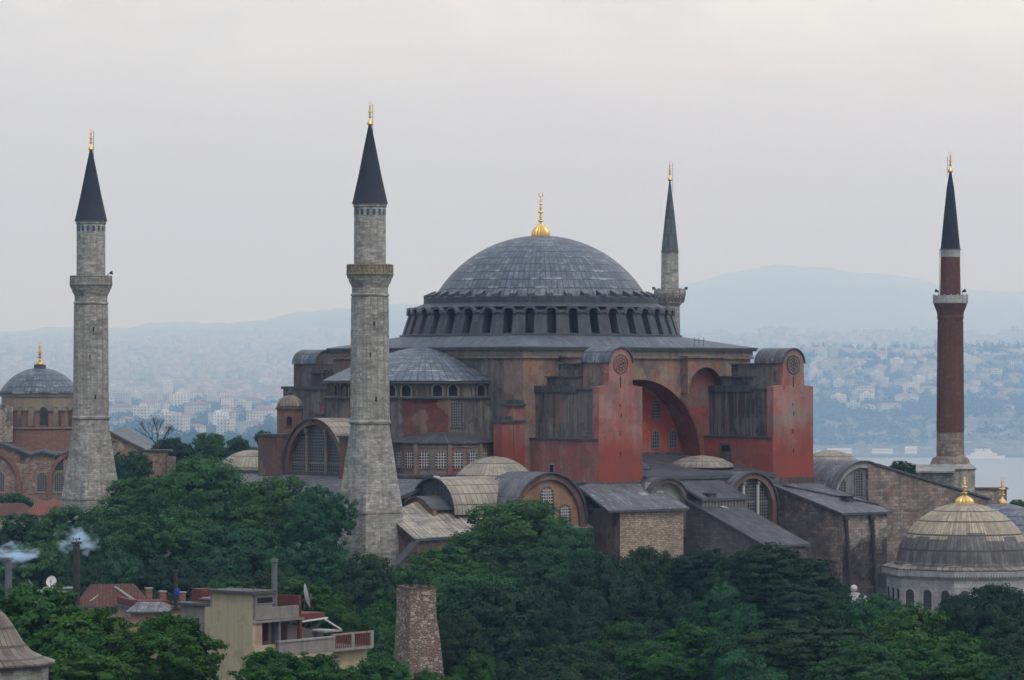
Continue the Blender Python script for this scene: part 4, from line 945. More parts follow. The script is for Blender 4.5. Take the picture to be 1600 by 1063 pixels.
# brick minaret
x, y = 49.3, -33.0
px_, d_ = PX(x, y); k_ = FPX / d_
t = thing('minaret', 'dark red brick minaret on a pale stone foot, standing alone at the far right', 'minaret', (x, y, 0))
m = MB()
m.rev(x, y, [(3.75, 0), (3.75, zz(735)), (3.95, zz(733)), (3.95, zz(731))], 8, 'stone_minaret', smooth=False, ph=PI / 8)
tx, ty = rd((1462 - 800) / FPX * 503, 503)
m.box(-2.2, 2.2, -2.4, 2.4, 0, zz(733), 'stone_minaret', rot=(tx, ty, -TH)); m.build('base', t)
m = MB(); m.rev(x, y, [(4.05, zz(732)), (3.3, zz(726)), (2.7, zz(724))], 8, 'plaster_pale', smooth=False, ph=PI / 8)
c = [rd(r, d) for r, d in (((1431 - 800) / FPX * 499, 499), ((1492 - 800) / FPX * 499, 499), ((1492 - 800) / FPX * 507, 507), ((1431 - 800) / FPX * 507, 507))]
m.slab(c, [zz(734)] * 2 + [zz(726)] * 2, .25, 'plaster_pale'); m.build('base_roof', t)
window(t, frame(*rd((1447 - 800) / FPX * 500.3, 500.3), CT, -ST), 0, .22, zz(752), zz(745), fr='stone_minaret', gr=None, glass='dark_void', square=True, fw=.06, proud=.03)
m = MB(); m.rev(x, y, [(3.0, zz(727)), (2.55, zz(716)), (2.0, zz(713)), (1.95, zz(676))], 14, 'stone_block', smooth=False); m.build('foot', t)
m = MB(); m.rev(x, y, [(1.93, zz(676)), (1.8, zz(510)), (1.8, zz(500)), (1.9, zz(498)), (1.9, zz(494)), (1.85, zz(492))], 32, 'brick_minaret')
for k in range(16): 
    A = 2 * PI * k / 16; m.tube((x + 1.93 * math.cos(A), y + 1.93 * math.sin(A), zz(674)), (x + 1.79 * math.cos(A), y + 1.79 * math.sin(A), zz(502)), .06, 'brick_minaret', 5)
m.build('shaft', t)
m = MB(); m.rev(x, y, [(1.85, zz(494)), (1.95, zz(488)), (2.2, zz(481)), (2.35, zz(477)), (2.4, zz(473)), (1.3, zz(473))], 32, 'brick_minaret'); m.rev(x, y, [(2.45, zz(474)), (2.45, zz(462)), (2.33, zz(462)), (2.33, zz(473))], 16, 'marble', smooth=False)
for k in range(16): 
    A = 2 * PI * k / 16; m.box(-.1, .1, -.1, .1, zz(474), zz(460.5), 'marble', rot=(x + 2.42 * math.cos(A), y + 2.42 * math.sin(A), A))
m.build('balcony', t)
m = MB(); m.rev(x, y, [(1.5, zz(473)), (1.38, zz(402))], 24, 'brick_minaret'); m.rev(x, y, [(1.42, zz(402)), (1.42, zz(392)), (1.5, zz(390))], 24, 'marble'); m.build('upper_shaft', t)
m = MB(); m.rev(x, y, [(1.55, zz(390)), (1.4, zz(388)), (1.02, zz(345)), (.55, zz(295)), (.14, zz(268))], 20, 'spire_lead', uv=(10, 2.6)); m.build('spire', t)
finial(t, x, y, zz(270), 3.1, .4, ribs=False)
m = MB(); m.tube((x - .42 * CT, y + .42 * ST, zz(275)), (x - .42 * CT, y + .42 * ST, zz(245)), .03, 'dark_metal', 5); m.build('lightning_rod', t)
m = MB(); m.tube((x - 1.55 * CT, y + 1.55 * ST, zz(390)), (x - 1.55 * CT, y + 1.55 * ST, zz(473)), .03, 'dark_metal', 5); m.build('cable', t)
for s_ in (-1, 0, 1):
    m = MB(); q = (x + s_ * 1.7 * CT - 1.2 * ST * (s_ == 0), y - s_ * 1.7 * ST - 1.2 * CT * (s_ == 0)); m.tube((*q, zz(462)), (*q, zz(456)), .04, 'dark_metal', 5); m.tube((*q, zz(456)), (q[0] + .5 * CT * (s_ or 1), q[1] - .5 * ST * (s_ or 1), zz(454)), .1, 'dark_metal', 8, .28); m.build('loudspeaker', t)

# ------------------------------------------------------------------ second church at the far left
ix, iy = 10.3, 148.0
t = thing('brick_church', 'old brick church with a low grey dome at the left edge, behind the leftmost minaret', 'church', (ix, iy, 0))
_, d_ = PX(ix, iy); k_ = FPX / d_
zz = lambda py: HC - (py - 590) / k_
m = MB(); m.rev(ix, iy, [(7.15, zz(615)), (7.1, zz(611))] + dome_prof(6.9, zz(575) - zz(611), zz(611), 12, .8), 64, 'lead_dome', uv=(64, 1.5)); m.rev(ix, iy, [(1.1, zz(577)), (1.05, zz(570)), (0, zz(569.5))], 16, 'lead_edge'); m.build('dome', t)
finial(t, ix, iy, zz(571), 4.1, .75, ribs=False)
m = MB(); m.rev(ix, iy, [(6.7, zz(672)), (6.7, zz(614))], 20, 'plaster_beige', smooth=False); m.rev(ix, iy, [(6.9, zz(620)), (7.0, zz(616)), (6.9, zz(614))], 20, 'plaster_beige', smooth=False)
m.rev(ix, iy, [(8.3, 0), (8.3, zz(670)), (8.5, zz(669)), (7.4, zz(666)), (6.7, zz(665))], 20, 'brick_red', smooth=False); m.rev(ix, iy, [(8.5, zz(670)), (7.5, zz(665.5)), (6.6, zz(664))], 20, 'lead_edge', smooth=False); m.build('drum', t)
for k in range(20):
    a = 2 * PI * (k + .5) / 20; F = radial(ix, iy, a, 6.7 * math.cos(PI / 20))
    window(t, F, 0, .62, zz(664), zz(641), fr='plaster_beige', gr=None, glass='glass_dark' if k % 3 == 1 else 'plaster_beige', proud=.12, fw=.12)
    a = 2 * PI * k / 20; m = MB(); m.ext(radial(ix, iy, a, 6.6), [(-.4, zz(668)), (.4, zz(668)), (.4, zz(644)), (-.4, zz(644))], 0, .95, 'brick_red'); m.ext(radial(ix, iy, a, 6.6), [(-.5, zz(644)), (.5, zz(644)), (.5, zz(641)), (-.5, zz(641))], 0, 1.1, 'lead_edge'); m.build('pier', t)
# nave with zigzag gables, facing the camera's side
F0 = frame(ix, iy, CT, -ST)              # facade frame centred under the dome, u to the right of the view
fd = 10.0
m = MB(); us = [-13, -9.5, -6.2, -2.6, -.2, 1.9, 4.2, 9, 14.5]; zs_ = [700, 697, 690, 700, 709, 704, 710, 698, 688]
poly = [(-13, 0), (14.5, 0)] + [(u, zz(p)) for u, p in list(zip(us, zs_))[::-1]]
m.ext(F0, poly, fd - 18, fd, 'brick_old'); m.build('nave_wall', t)
for c_, R_ in ((-8.0, 5.4), (8.8, 5.4)):
    m = MB(); m.ring(F0, c_, zz(752), R_, R_ + .7, fd, fd + .5, 'brick_red', leg=8, seg=20); m.build('wall_arch', t)
m = MB()
for (u0, p0), (u1, p1) in zip(list(zip(us, zs_)), list(zip(us, zs_))[1:]):
    a, b = F0(u0, zz(p0 - 1), fd + .6), F0(u1, zz(p1 - 1), fd + .6); c_, e_ = F0(u1, zz(p1 - 17), fd - 9), F0(u0, zz(p0 - 17), fd - 9)
    m.face([a, b, c_, e_], 'lead_roof'); m.face([(a[0], a[1], a[2] - .3), (b[0], b[1], b[2] - .3), b, a], 'lead_edge')
m.build('nave_roof', t)
for u, p0, p1, hw in ((-5.6, 765, 742, .75), (-9.0, 765, 742, .75), (1.7, 765, 744, .8), (4.7, 765, 744, .8), (4.7, 733, 712, .7), (7.8, 765, 744, .8), (7.8, 733, 712, .7), (-1.7, 718, 712, .4)):
    window(t, F0, u, hw, zz(p0), zz(p1), d=fd, fr='plaster_beige' if hw > .5 else 'brick_red', gr='grille_grey' if p0 > 740 else None, nx=4, bar=.04, fw=.3, proud=.08)
m = MB()
a = [F0(13.5, zz(672), fd + 1), F0(21.5, zz(708), fd + 1), F0(22.5, zz(708), fd - 14), F0(14.5, zz(668), fd - 14)]
m.slab([(p[0], p[1]) for p in a], [p[2] for p in a], .4, 'lead_roof', 'lead_edge'); m.build('aisle_roof', t)
m = MB(); m.ext(F0, [(13.5, 0), (21.2, 0), (21.2, zz(710)), (13.5, zz(675))], fd - 13, fd + .6, 'brick_old'); m.build('aisle_wall', t)
# ruined stair turret at its left
m = MB(); m.prism(ngon(*F0(-7.6, 0, 8.5)[:2], 2.6, 7), 0, zz(650), 'stone_dark'); m.build('ruined_turret', t)
m = MB(); p = F0(-5.2, 0, 7.5); m.prism(ngon(p[0], p[1], 1.7, 6), zz(690), zz(634), 'stone_dark', zt=[zz(634), zz(640), zz(642), zz(635), zz(630), zz(638)]); m.build('ruined_pier', t)
# stone ruin among the trees right of it
x_, y_, _z = W(243, 720, 545)
t = thing('ruined_wall', 'broken reddish rubble wall between the leftmost minaret and the trees', 'wall', (x_, y_, 0))
m = MB(); m.box(-1.9, 1.9, -1, 1, 0, 24.6, 'brick_old', rot=(x_, y_, -TH)); m.box(1.6, 3.1, -1, .6, 0, 23.8, 'brick_old', rot=(x_, y_, -TH)); m.build('masonry', t)
m = MB(); m.box(-2.0, 2.6, -1.2, 1.2, 24.55, 24.85, 'lead_edge', rot=(x_, y_, -TH)); m.build('coping', t)
# red tiled house below
def hip_house(name, label, px0, px1, ye, yr, d, depth, mat, wall='house_beige', cat='house', z0=0, rot=0.0):
    pa, pb = W(px0, ye, d), W(px1, ye, d); L = math.hypot(pb[0] - pa[0], pb[1] - pa[1]); zr = W(0, yr, d)[2]; ze = pa[2]
    t = thing(name, label, cat, ((pa[0] + pb[0]) / 2, (pa[1] + pb[1]) / 2, z0))
    ca, sa = math.cos(-TH + rot), math.sin(-TH + rot)
    def q(u, v): return (pa[0] + u * ca - v * sa, pa[1] + u * sa + v * ca)
    m = MB(); m.prism([q(.4, .4), q(L - .4, .4), q(L - .4, depth - .4), q(.4, depth - .4)], z0, ze - .05, wall); w_ = m.build('wall', t)
    m = MB(); h = min(depth / 2, L * .2)
    A, B, C, D = q(0, 0), q(L, 0), q(L, depth), q(0, depth); E, G = q(h, depth / 2), q(L - h, depth / 2)
    for P in ([(*A, ze), (*B, ze), (*G, zr), (*E, zr)], [(*B, ze), (*C, ze), (*G, zr)], [(*C, ze), (*D, ze), (*E, zr), (*G, zr)], [(*D, ze), (*A, ze), (*E, zr)]): m.face(P, mat)
    m.face([(*D, ze - .15), (*C, ze - .15), (*B, ze - .15), (*A, ze - .15)], 'lead_edge')
    for a, b in ((A, B), (B, C), (C, D), (D, A)): m.face([(*a, ze - .15), (*b, ze - .15), (*b, ze), (*a, ze)], 'lead_edge')
    m.build('roof', t)
    return t, q, L
hip_house('house', 'long low house with bright red tiled roof below the leftmost minaret foot', 38, 106, 805, 784, 540, 11, 'roof_tile_bright', 'house_beige')
hip_house('house', 'low house with dull dark red tiled roof at the left edge below the brick church', -30, 44, 806, 788, 548, 11, 'roof_tile', 'house_beige')

# ------------------------------------------------------------------ domed tombs at the right
def tomb(px, d, Rd, ztop, zbase, label, Rw, mat, finr, fint, full=True):
    x_, y_ = rd((px - 800) / FPX * d, d)
    t = thing('domed_tomb', label, 'tomb', (x_, y_, 0))
    m = MB(); m.rev(x_, y_, [(Rd * 1.03, zbase - .1), (Rd * 1.02, zbase + .25), (Rd, zbase + .4)] + dome_prof(Rd, ztop - zbase - .4, zbase + .4, 20, .5), 96, mat, uv=(120, 2.2) if full else (84, 1.7)); m.build('dome', t)
    finial(t, x_, y_, ztop - .15, fint, finr, ribs=full)
    ph = math.radians(22.5) - TH + math.radians(8)
    m = MB(); m.rev(x_, y_, [(Rw - .5, 0), (Rw - .5, zbase - 1.0)], 8, 'marble', smooth=False, ph=ph); w_ = m.build('wall', t)
    m = MB(); m.rev(x_, y_, [(Rw - .5, zbase - 1.7), (Rw, zbase - 1.1), (Rw + .1, zbase - .7), (Rw + .1, zbase - .5)], 8, 'marble', smooth=False, ph=ph); m.rev(x_, y_, [(Rw + .15, zbase - .5), (Rw + .1, zbase - .3), (Rd, zbase + .3)], 8, 'lead_brown', smooth=False, ph=ph, uv=(70, 1.2))
    for k in range(8):
        A = 2 * PI * k / 8 + ph; B = A + 2 * PI / 8
        pa, pb = Vector((x_ + Rw * math.cos(A), y_ + Rw * math.sin(A), 0)), Vector((x_ + Rw * math.cos(B), y_ + Rw * math.sin(B), 0)); n = 22
        for j in range(n):
            p = pa.lerp(pb, (j + .5) / n); m.box(-.1, .1, -.12, .12, zbase - 1.25, zbase - .85, 'marble', rot=(p.x, p.y, (A + B) / 2 + PI / 2))
    m.build('cornice', t)
    for k in range(8):
        A = 2 * PI * (k + .5) / 8 + ph; F = radial(x_, y_, A, (Rw - .5) * math.cos(PI / 8))
        for u in (-2.55, 0, 2.55):
            window(t, F, u, .62, zbase - 5.4, zbase - 3.5, fr='marble', gr='shutter_dark', glass='window_lattice', nx=6, fw=.22, proud=.12, bar=.03)
            p = MB(); p.ext(F, [(u - 1.05, zbase - 6.0), (u - .95, zbase - 6.0), (u - .95, zbase - 2.6), (u - 1.05, zbase - 2.6)], 0, .08, 'marble'); p.ext(F, [(u + .95, zbase - 6.0), (u + 1.05, zbase - 6.0), (u + 1.05, zbase - 2.6), (u + .95, zbase - 2.6)], 0, .08, 'marble'); p.ext(F, [(u - 1.05, zbase - 2.6), (u + 1.05, zbase - 2.6), (u + 1.05, zbase - 2.5), (u - 1.05, zbase - 2.5)], 0, .08, 'marble'); p.build('panel_frame', w_)
    return t
tomb(1507, 450, 8.75, 20.0, 12.2, 'pale marble tomb under a ribbed lead dome, tan above and dark grey below', 10.5, 'lead_twotone', 1.15, 3.9)
tomb(1566, 486, 8.2, 18.6, 11.4, 'domed tomb with plain grey lead dome half hidden behind the two-tone one', 9.6, 'lead_dome', .62, 3.9, False)
# small domed well house among trees
x_, y_, z_ = W(1334, 940, 432)
t = thing('well_house', 'tiny pale dome with white ball finial at the foot of the dark stone annex', 'well house', (x_, y_, 0))
m = MB(); m.rev(x_, y_, [(2.1, 0), (2.1, z_)], 8, 'marble', smooth=False); m.build('wall', t)
m = MB(); m.rev(x_, y_, [(2.3, z_)] + dome_prof(2.1, 1.1, z_ + .05, 8, .2), 24, 'plaster_pale', uv=(20, 2)); m.build('dome', t)
m = MB(); m.rev(x_, y_, [(.15, z_ + 1.0)] + [(.45 * math.sin(a), z_ + 1.6 - .45 * math.cos(a)) for a in [.4 + i * .27 for i in range(11)]], 14, 'grille_pale'); m.build('finial', t)
# stone wall at far right beyond the brick minaret
xa, ya = rd((1521 - 800) / FPX * 515, 515); xb, yb = rd((1573 - 800) / FPX * 515, 515)
t = thing('boundary_wall', 'dark rubble wall right of the brick minaret foot', 'wall', ((xa + xb) / 2, (ya + yb) / 2, 0))
m = MB(); L = math.hypot(xb - xa, yb - ya); m.box(0, L, 0, 1.2, 0, 19.6, 'stone_dark', rot=(xa, ya, -TH)); m.build('masonry', t)
m = MB(); m.box(-.2, L + .2, -.2, 1.4, 19.6, 19.9, 'plaster_brown', rot=(xa, ya, -TH)); m.build('coping', t)

# ------------------------------------------------------------------ foreground: lead domed roof, houses, stone stack
x_, y_ = rd((-28 - 800) / FPX * 198, 198); k_ = FPX / 198; zz = lambda py: HC - (py - 590) / k_
t = thing('domed_building', 'ribbed brown lead dome flaring to its eaves in the bottom left corner', 'building', (x_, y_, 0))
m = MB(); m.rev(x_, y_, [(0.000, zz(940)), (.7, zz(945)), (1.348, zz(962)), (1.854, zz(982)), (2.275, zz(1002)), (2.780, zz(1018)), (3.454, zz(1027)), (4.086, zz(1033)), (4.086, zz(1036))], 48, 'lead_brown', uv=(38, 1.2)); m.build('dome', t)
m = MB(); m.rev(x_, y_, [(3.7, 0), (3.707, zz(1036))], 12, 'stone_minaret', smooth=False); m.rev(x_, y_, [(4.002, zz(1041)), (4.044, zz(1036))], 12, 'lead_edge', smooth=False); m.build('wall', t)

DH = 280.0
hx, hy = rd((394.5 - 800) / FPX * DH, DH); kh = FPX / DH; zh = lambda py: HC - (py - 590) / kh
al = math.radians(37)
Ax, Ay = rd(R0 - math.cos(al), D0 + math.sin(al)); Bx, By = rd(R0 + math.sin(al), D0 + math.cos(al))   # unit axes of the house
FA = frame(hx, hy, -Ax, -Ay)              # beige end wall: u from left (negative) to the corner (0)
FB = frame(hx, hy, Bx, By)                # long side running back to the right
t = thing('apartment_house', 'beige and grey flat roofed house with a blank end wall and terraces, bottom left', 'house', (hx, hy, 0))
def fbz(u, py):                            # height of a point seen at photo row py on the long side
    return HC - (py - 590) / FPX * (DH + u * math.cos(al))
def fbu(px): # distance along the long side seen at column px
    a = (px - 800) / FPX; r0_ = (394.5 - 800) / FPX * DH
    return (a * DH - r0_) / (math.sin(al) - a * math.cos(al))
def fau(px):
    a = (px - 800) / FPX; r0_ = (394.5 - 800) / FPX * DH
    return (a * DH - r0_) / (math.cos(al) + a * math.sin(al))   # negative to the left
uL, uN = fau(320), fau(332)
m = MB(); m.ext(FA, [(uL, 0), (0, 0), (0, zh(928)), (uN, zh(927.5)), (uN, zh(952)), (uL, zh(952.5))], -.35, 0, 'house_beige'); m.build('end_wall', t)
m = MB(); u1, u2, u3, u4 = fbu(426), fbu(471), fbu(513), fbu(576)
m.ext(FB, [(0.02, zh(970)), (u1, zh(970)), (u1, zh(926)), (0.02, zh(926))], -4.5, 0, 'house_grey')
m.build('stair_head', t)
m = MB(); 
c = [FA(uN - .2, 0, .3), FA(.3, 0, .3), FB(u1 + .3, 0, .3), FB(u1 + .3, 0, -5.0)]
m.slab([(p[0], p[1]) for p in c], [zh(925.5)] * 4, .16, 'lead_edge'); m.slab([(p[0] * .999 + hx * .001, p[1]) for p in c], [zh(924.3)] * 4, .06, 'lead_dark'); m.build('roof', t)
window(t, FB, fbu(413.5), .95, zh(944), zh(935), fr='house_grey', gr=None, glass='dark_void', square=True, fw=.08, proud=.05)
m = MB(); m.ext(FB, [(u1, fbz(u1, 968)), (u2, fbz(u1, 968)), (u2, fbz(u1, 949)), (u1, fbz(u1, 949))], -.3, -.02, 'house_grey')
m.ext(FB, [(u1, fbz(u1, 952)), (u2, fbz(u1, 952)), (u2, fbz(u1, 934)), (u1, fbz(u1, 934))], -4.6, -4.2, 'house_darkred'); m.ext(FB, [(u2 - .3, fbz(u1, 968)), (u2, fbz(u1, 968)), (u2, fbz(u1, 934)), (u2 - .3, fbz(u1, 934))], -4.6, -.02, 'house_darkred')
m.ext(FB, [(0.02, fbz(u1, 972)), (u2 + .2, fbz(u1, 972)), (u2 + .2, fbz(u1, 968.5)), (0.02, fbz(u1, 968.5))], -4.6, .15, 'house_grey'); m.build('parapet', t)
zf = fbz(0, 1012); zf0 = fbz(0, 1028)
m = MB()
m.ext(FB, [(0.02, 0), (u2, 0), (u2, fbz(u1, 972)), (0.02, fbz(u1, 972))], -4.4, -2.4, 'house_pink')
m.ext(FB, [(0.02, zf - .5), (1.2, zf - .5), (1.2, fbz(u1, 972)), (0.02, fbz(u1, 972))], -2.4, -.02, 'house_pink')
m.build('recess_wall', t)
for pxw, hw in ((412, .55), (425, .5), (446, .6)):
    window(t, FB, fbu(pxw) , hw, zf + .15, zf + 2.0, d=-2.4, fr='house_grey', gr=None, glass='shutter_dark', square=True, fw=.08, proud=.05, name='door')
for pxp, mm in ((438, 'grey_metal'), (471, 'house_darkred')):
    u = fbu(pxp); m = MB(); m.ext(FB, [(u - .14, zf - .2), (u + .14, zf - .2), (u + .14, fbz(u1, 972)), (u - .14, fbz(u1, 972))], -.35, -.05, mm); m.build('post', t)
m = MB(); zb0 = fbz(u2, 1003)
m.ext(FB, [(0.02, zf0 - .1), (2.6, zf0 - .1), (2.6, zf + .1), (0.02, zf + .1)], -.05, .18, 'house_beige')
m.ext(FB, [(2.6, zf0), (u3, zf0), (u3, zf + .25), (2.6, zf + .25)], .3, .55, 'house_grey'); m.ext(FB, [(2.5, zf + .25), (u3 + .1, zf + .25), (u3 + .1, zf + .38), (2.5, zf + .38)], .22, .65, 'plaster_pale')
m.ext(FB, [(0.02, zf0 - .35), (u3, zf0 - .35), (u3, zf0), (0.02, zf0)], -4.4, .5, 'house_beige'); m.build('balcony', t)
m = MB()
m.ext(FB, [(u3, zf0 - .1), (u4, zf0 - .1), (u4, zf0 + .12), (u3, zf0 + .12)], -3.5, .5, 'plaster_pale')
n = 3
for i in range(n):
    u = u3 + (u4 - u3 - .25) * i / (n - 1); m.ext(FB, [(u, zf0 + .1), (u + .3, zf0 + .1), (u + .3, zf0 + 1.35), (u, zf0 + 1.35)], .25, .5, 'plaster_pale')
for i in range(22):
    u = u3 + (u4 - u3) * (i + .5) / 22; m.ext(FB, [(u - .06, zf0 + .1), (u + .06, zf0 + .1), (u + .06, zf0 + 1.25), (u - .06, zf0 + 1.25)], .3, .36, 'house_darkred')
m.ext(FB, [(u3, zf0 + 1.2), (u4, zf0 + 1.2), (u4, zf0 + 1.34), (u3, zf0 + 1.34)], .3, .42, 'house_pink'); m.build('terrace', t)
m = MB(); m.ext(FB, [(u2, 0), (u4, 0), (u4, zf0 - .1), (u2, zf0 - .1)], -3.5, -.2, 'house_beige')
m.ext(FB, [(u2, zf0), (u3 - .2, zf0), (u3 - .2, fbz(u3, 985)), (u2, fbz(u3, 972))], -4.4, -1.5, 'house_grey'); m.ext(FB, [(u2, fbz(u3, 969)), (u2 + 3.4, fbz(u3, 966)), (u2 + 3.4, fbz(u3, 957)), (u2, fbz(u3, 957))], -4.2, -.4, 'house_darkred'); m.ext(FB, [(u2 - .05, fbz(u3, 970)), (u2 + 3.6, fbz(u3, 967)), (u2 + 3.6, fbz(u3, 965)), (u2 - .05, fbz(u3, 968))], -4.3, -.2, 'white_metal'); m.build('lower_wall', t)
a, b = FB(u2 + 3.2, fbz(u3, 968), -.2), FB(fbu(536), fbz(u3, 986), -.2)
m = MB(); m.tube(a, b, .07, 'white_metal', 6); m.build('awning_pole', t)
m = MB(); m.ext(FB, [(u3 - .2, fbz(u3, 989)), (fbu(538), fbz(u3, 989)), (fbu(538), fbz(u3, 986.5)), (u3 - .2, fbz(u3, 986.5))], -2.5, -.2, 'plaster_pale'); m.build('canopy', t)
p = FB(fbu(442), 0, -.9); m = MB(); m.tube((p[0], p[1], zf), (p[0], p[1], zh(884)), .24, 'grey_metal', 12); m.tube((p[0], p[1], zh(882)), (p[0], p[1], zh(877)), .3, 'grey_metal', 12); m.tube((p[0], p[1], zh(886)), (p[0], p[1], zh(877)), .1, 'dark_metal', 8); m.build('flue_pipe', t)
# left wing of the house: low walls and corrugated roof
FAL = frame(*FA(0, 0, -2.5)[:2], -Ax, -Ay)
m = MB(); ul, um = fau(250), fau(322)
m.ext(FAL, [(ul, 0), (um + 1, 0), (um + 1, zh(955)), (ul, zh(955))], -5, 0, 'house_grey'); m.ext(FAL, [(ul + 1.2, zh(995)), (um + 1, zh(995)), (um + 1, zh(958)), (ul + 1.2, zh(958))], 0, .1, 'house_grey'); m.ext(FAL, [(ul + 1.5, zh(1020)), (ul + 2.1, zh(1020)), (ul + 2.1, zh(975)), (ul + 1.5, zh(975))], .1, .16, 'shutter_dark'); m.build('wing_wall', t)
m = MB(); m.ext(FAL, [(ul - .3, zh(955)), (um + 1, zh(955)), (um + 1, zh(951)), (ul - .3, zh(951))], -5, .4, 'lead_edge')
for i in range(16): 
    u = ul + 1.8 + i * .22; m.ext(FAL, [(u, zh(944)), (u + .12, zh(944)), (u + .12, zh(942.5)), (u, zh(942.5))], -3, -.6, 'plaster_pale')
m.ext(FAL, [(ul + 1.5, zh(946)), (um + .5, zh(946)), (um + .5, zh(944)), (ul + 1.5, zh(944))], -3, -.5, 'grey_metal'); m.ext(FAL, [(ul - .2, zh(951)), (ul + .9, zh(951)), (ul + .9, zh(931)), (ul - .2, zh(931))], -3, -1.5, 'house_darkred')
m.ext(FAL, [(ul + 1.6, zh(936)), (um + .5, zh(936)), (um + .5, zh(933.5)), (ul + 1.6, zh(933.5))], -4, -2.4, 'plaster_pale'); m.ext(FAL, [(um - .3, zh(951)), (um + .9, zh(951)), (um + .9, zh(929)), (um - .3, zh(929))], -2, -.3, 'brick_red'); m.build('wing_roof', t)
m = MB()
for u_, y0_, y1_ in ((-1.2, 928, 915), (-2.4, 928, 918)): a_ = FA(u_, zh(y0_), -1.5); m.tube(a_, (a_[0], a_[1], zh(y1_)), .035, 'dark_metal', 5)
m.build('roof_post', t)
# things on the roofs
def aerial(px, y0, y1, d, label):
    a, b = W(px, y1, d), W(px, y0, d); t = thing('tv_aerial', label, 'aerial', a); F = frame(a[0], a[1], CT, -ST)
    m = MB(); m.tube(a, b, .03, 'dark_metal', 5); m.build('mast', t)
    m = MB(); m.tube(F(-.5, b[2] - .1, 0), F(.5, b[2] - .05, .1), .02, 'dark_metal', 5)
    for k in range(6): u = -.45 + k * .17; m.tube(F(u, b[2] - .1, -.3), F(u, b[2] - .02, .3), .014, 'dark_metal', 4); m.tube(F(u, b[2] - .25, 0), F(u, b[2] + .12, 0), .014, 'dark_metal', 4)
    m.build('array', t)
aerial(300, 905, 935, 284, 'tv aerial right of the thin stove pipe on the low roof'); aerial(352, 898, 926, 283, 'tv aerial above the middle of the beige end wall')
aerial(152, 895, 925, 298, 'tv aerial above the left part of the rust red tiled roof'); aerial(452, 912, 938, 286, 'tv aerial between the grey flue pipe and the edge-on dish')
def pipe(px, y0, y1, d, r, mat, label, cap=True, name='chimney_pipe', smoke=False):
    a, b = W(px, y1, d), W(px, y0, d)
    t = thing(name, label, 'chimney', a, None); m = MB(); m.tube(a, b, r, mat, 12); m.build('pipe', t)
    m = MB(); m.tube((b[0], b[1], b[2] + .05), (b[0], b[1], b[2] + .22), r * 1.5, mat, 10); m.tube((b[0], b[1], b[2] - .1), (b[0], b[1], b[2] + .1), r * .5, 'dark_metal', 6); m.build('cap', t)
    return t
pipe(274.5, 895, 951, 283, .16, 'dark_metal', 'thin dark stove pipe on the low roof left of the beige end wall')
tt = pipe(119.5, 851, 945, 276, .28, 'dark_metal', 'tall black smoking chimney left of the red tiled roof')
b = W(119.5, 843, 276); m = MB(); m.tube((b[0], b[1], b[2] - .5), (b[0], b[1], b[2] + .1), .04, 'dark_metal', 5); m.tube((b[0] - .28 * CT, b[1] + .28 * ST, b[2]), (b[0] + .28 * CT, b[1] - .28 * ST, b[2] + .05), .04, 'dark_metal', 5)
for s_ in (-1, 1): m.tube((b[0] + s_ * .25 * CT, b[1] - s_ * .25 * ST, b[2] - .05), (b[0] + s_ * .25 * CT, b[1] - s_ * .25 * ST, b[2] + .15), .05, 'dark_metal', 5)
m.build('wind_vane', tt)
pipe(13.5, 876, 960, 276, .27, 'grey_metal', 'grey smoking chimney at the left edge of the photo')
def dish(px, py, d, R, tilt, yaw, label, foot):
    p = Vector(W(px, py, d)); t = thing('satellite_dish', label, 'satellite dish', (p.x, p.y, p.z - foot))
    m = MB(); n = 24
    for i in range(n):
        a, b = 2 * PI * i / n, 2 * PI * (i + 1) / n
        for r0_, r1_ in ((0, .5), (.5, .8), (.8, 1)):
            f = lambda r, a: (r * R * math.cos(a), r * R * math.sin(a), .22 * R * r * r)
            m.face([f(r0_, a), f(r1_, a), f(r1_, b), f(r0_, b)] if r0_ else [f(0, a), f(r1_, a), f(r1_, b)], 'white_metal')
    m.tube((0, 0, .55 * R), (0, -.9 * R, .15 * R), .02, 'grey_metal', 5); m.tube((0, 0, .45 * R), (0, 0, .6 * R), .06, 'grey_metal', 6)
    M_ = Matrix.Rotation(yaw, 4, 'Z') @ Matrix.Rotation(tilt, 4, 'X')
    m.v = [tuple(p + (M_ @ Vector(v))) for v in m.v]; m.build('reflector', t)
    m = MB(); m.tube((p.x, p.y, p.z - foot), p, .035, 'grey_metal', 6); m.build('mast', t); return t
dish(81, 909, 274, .44, math.radians(72), -TH + math.radians(-18), 'round white satellite dish facing the camera beside the black chimney', .8)
dish(476, 932, 290, 1.05, math.radians(78), -TH + math.radians(100), 'large white satellite dish seen edge-on above the grey terrace', 1.0)
dish(47, 913, 275, .42, math.radians(60), -TH + math.radians(105), 'small satellite dish seen edge-on left of the round white one', .6)
p = W(277, 931, 282); t = thing('water_barrel', 'small blue barrel on the low roof beside the stove pipe', 'barrel', p)
m = MB(); m.rev(p[0], p[1], [(.16, p[2]), (.19, p[2] + .1), (.19, p[2] + .45), (.15, p[2] + .55), (0, p[2] + .56)], 14, 'blue_plastic'); m.build('drum_body', t)
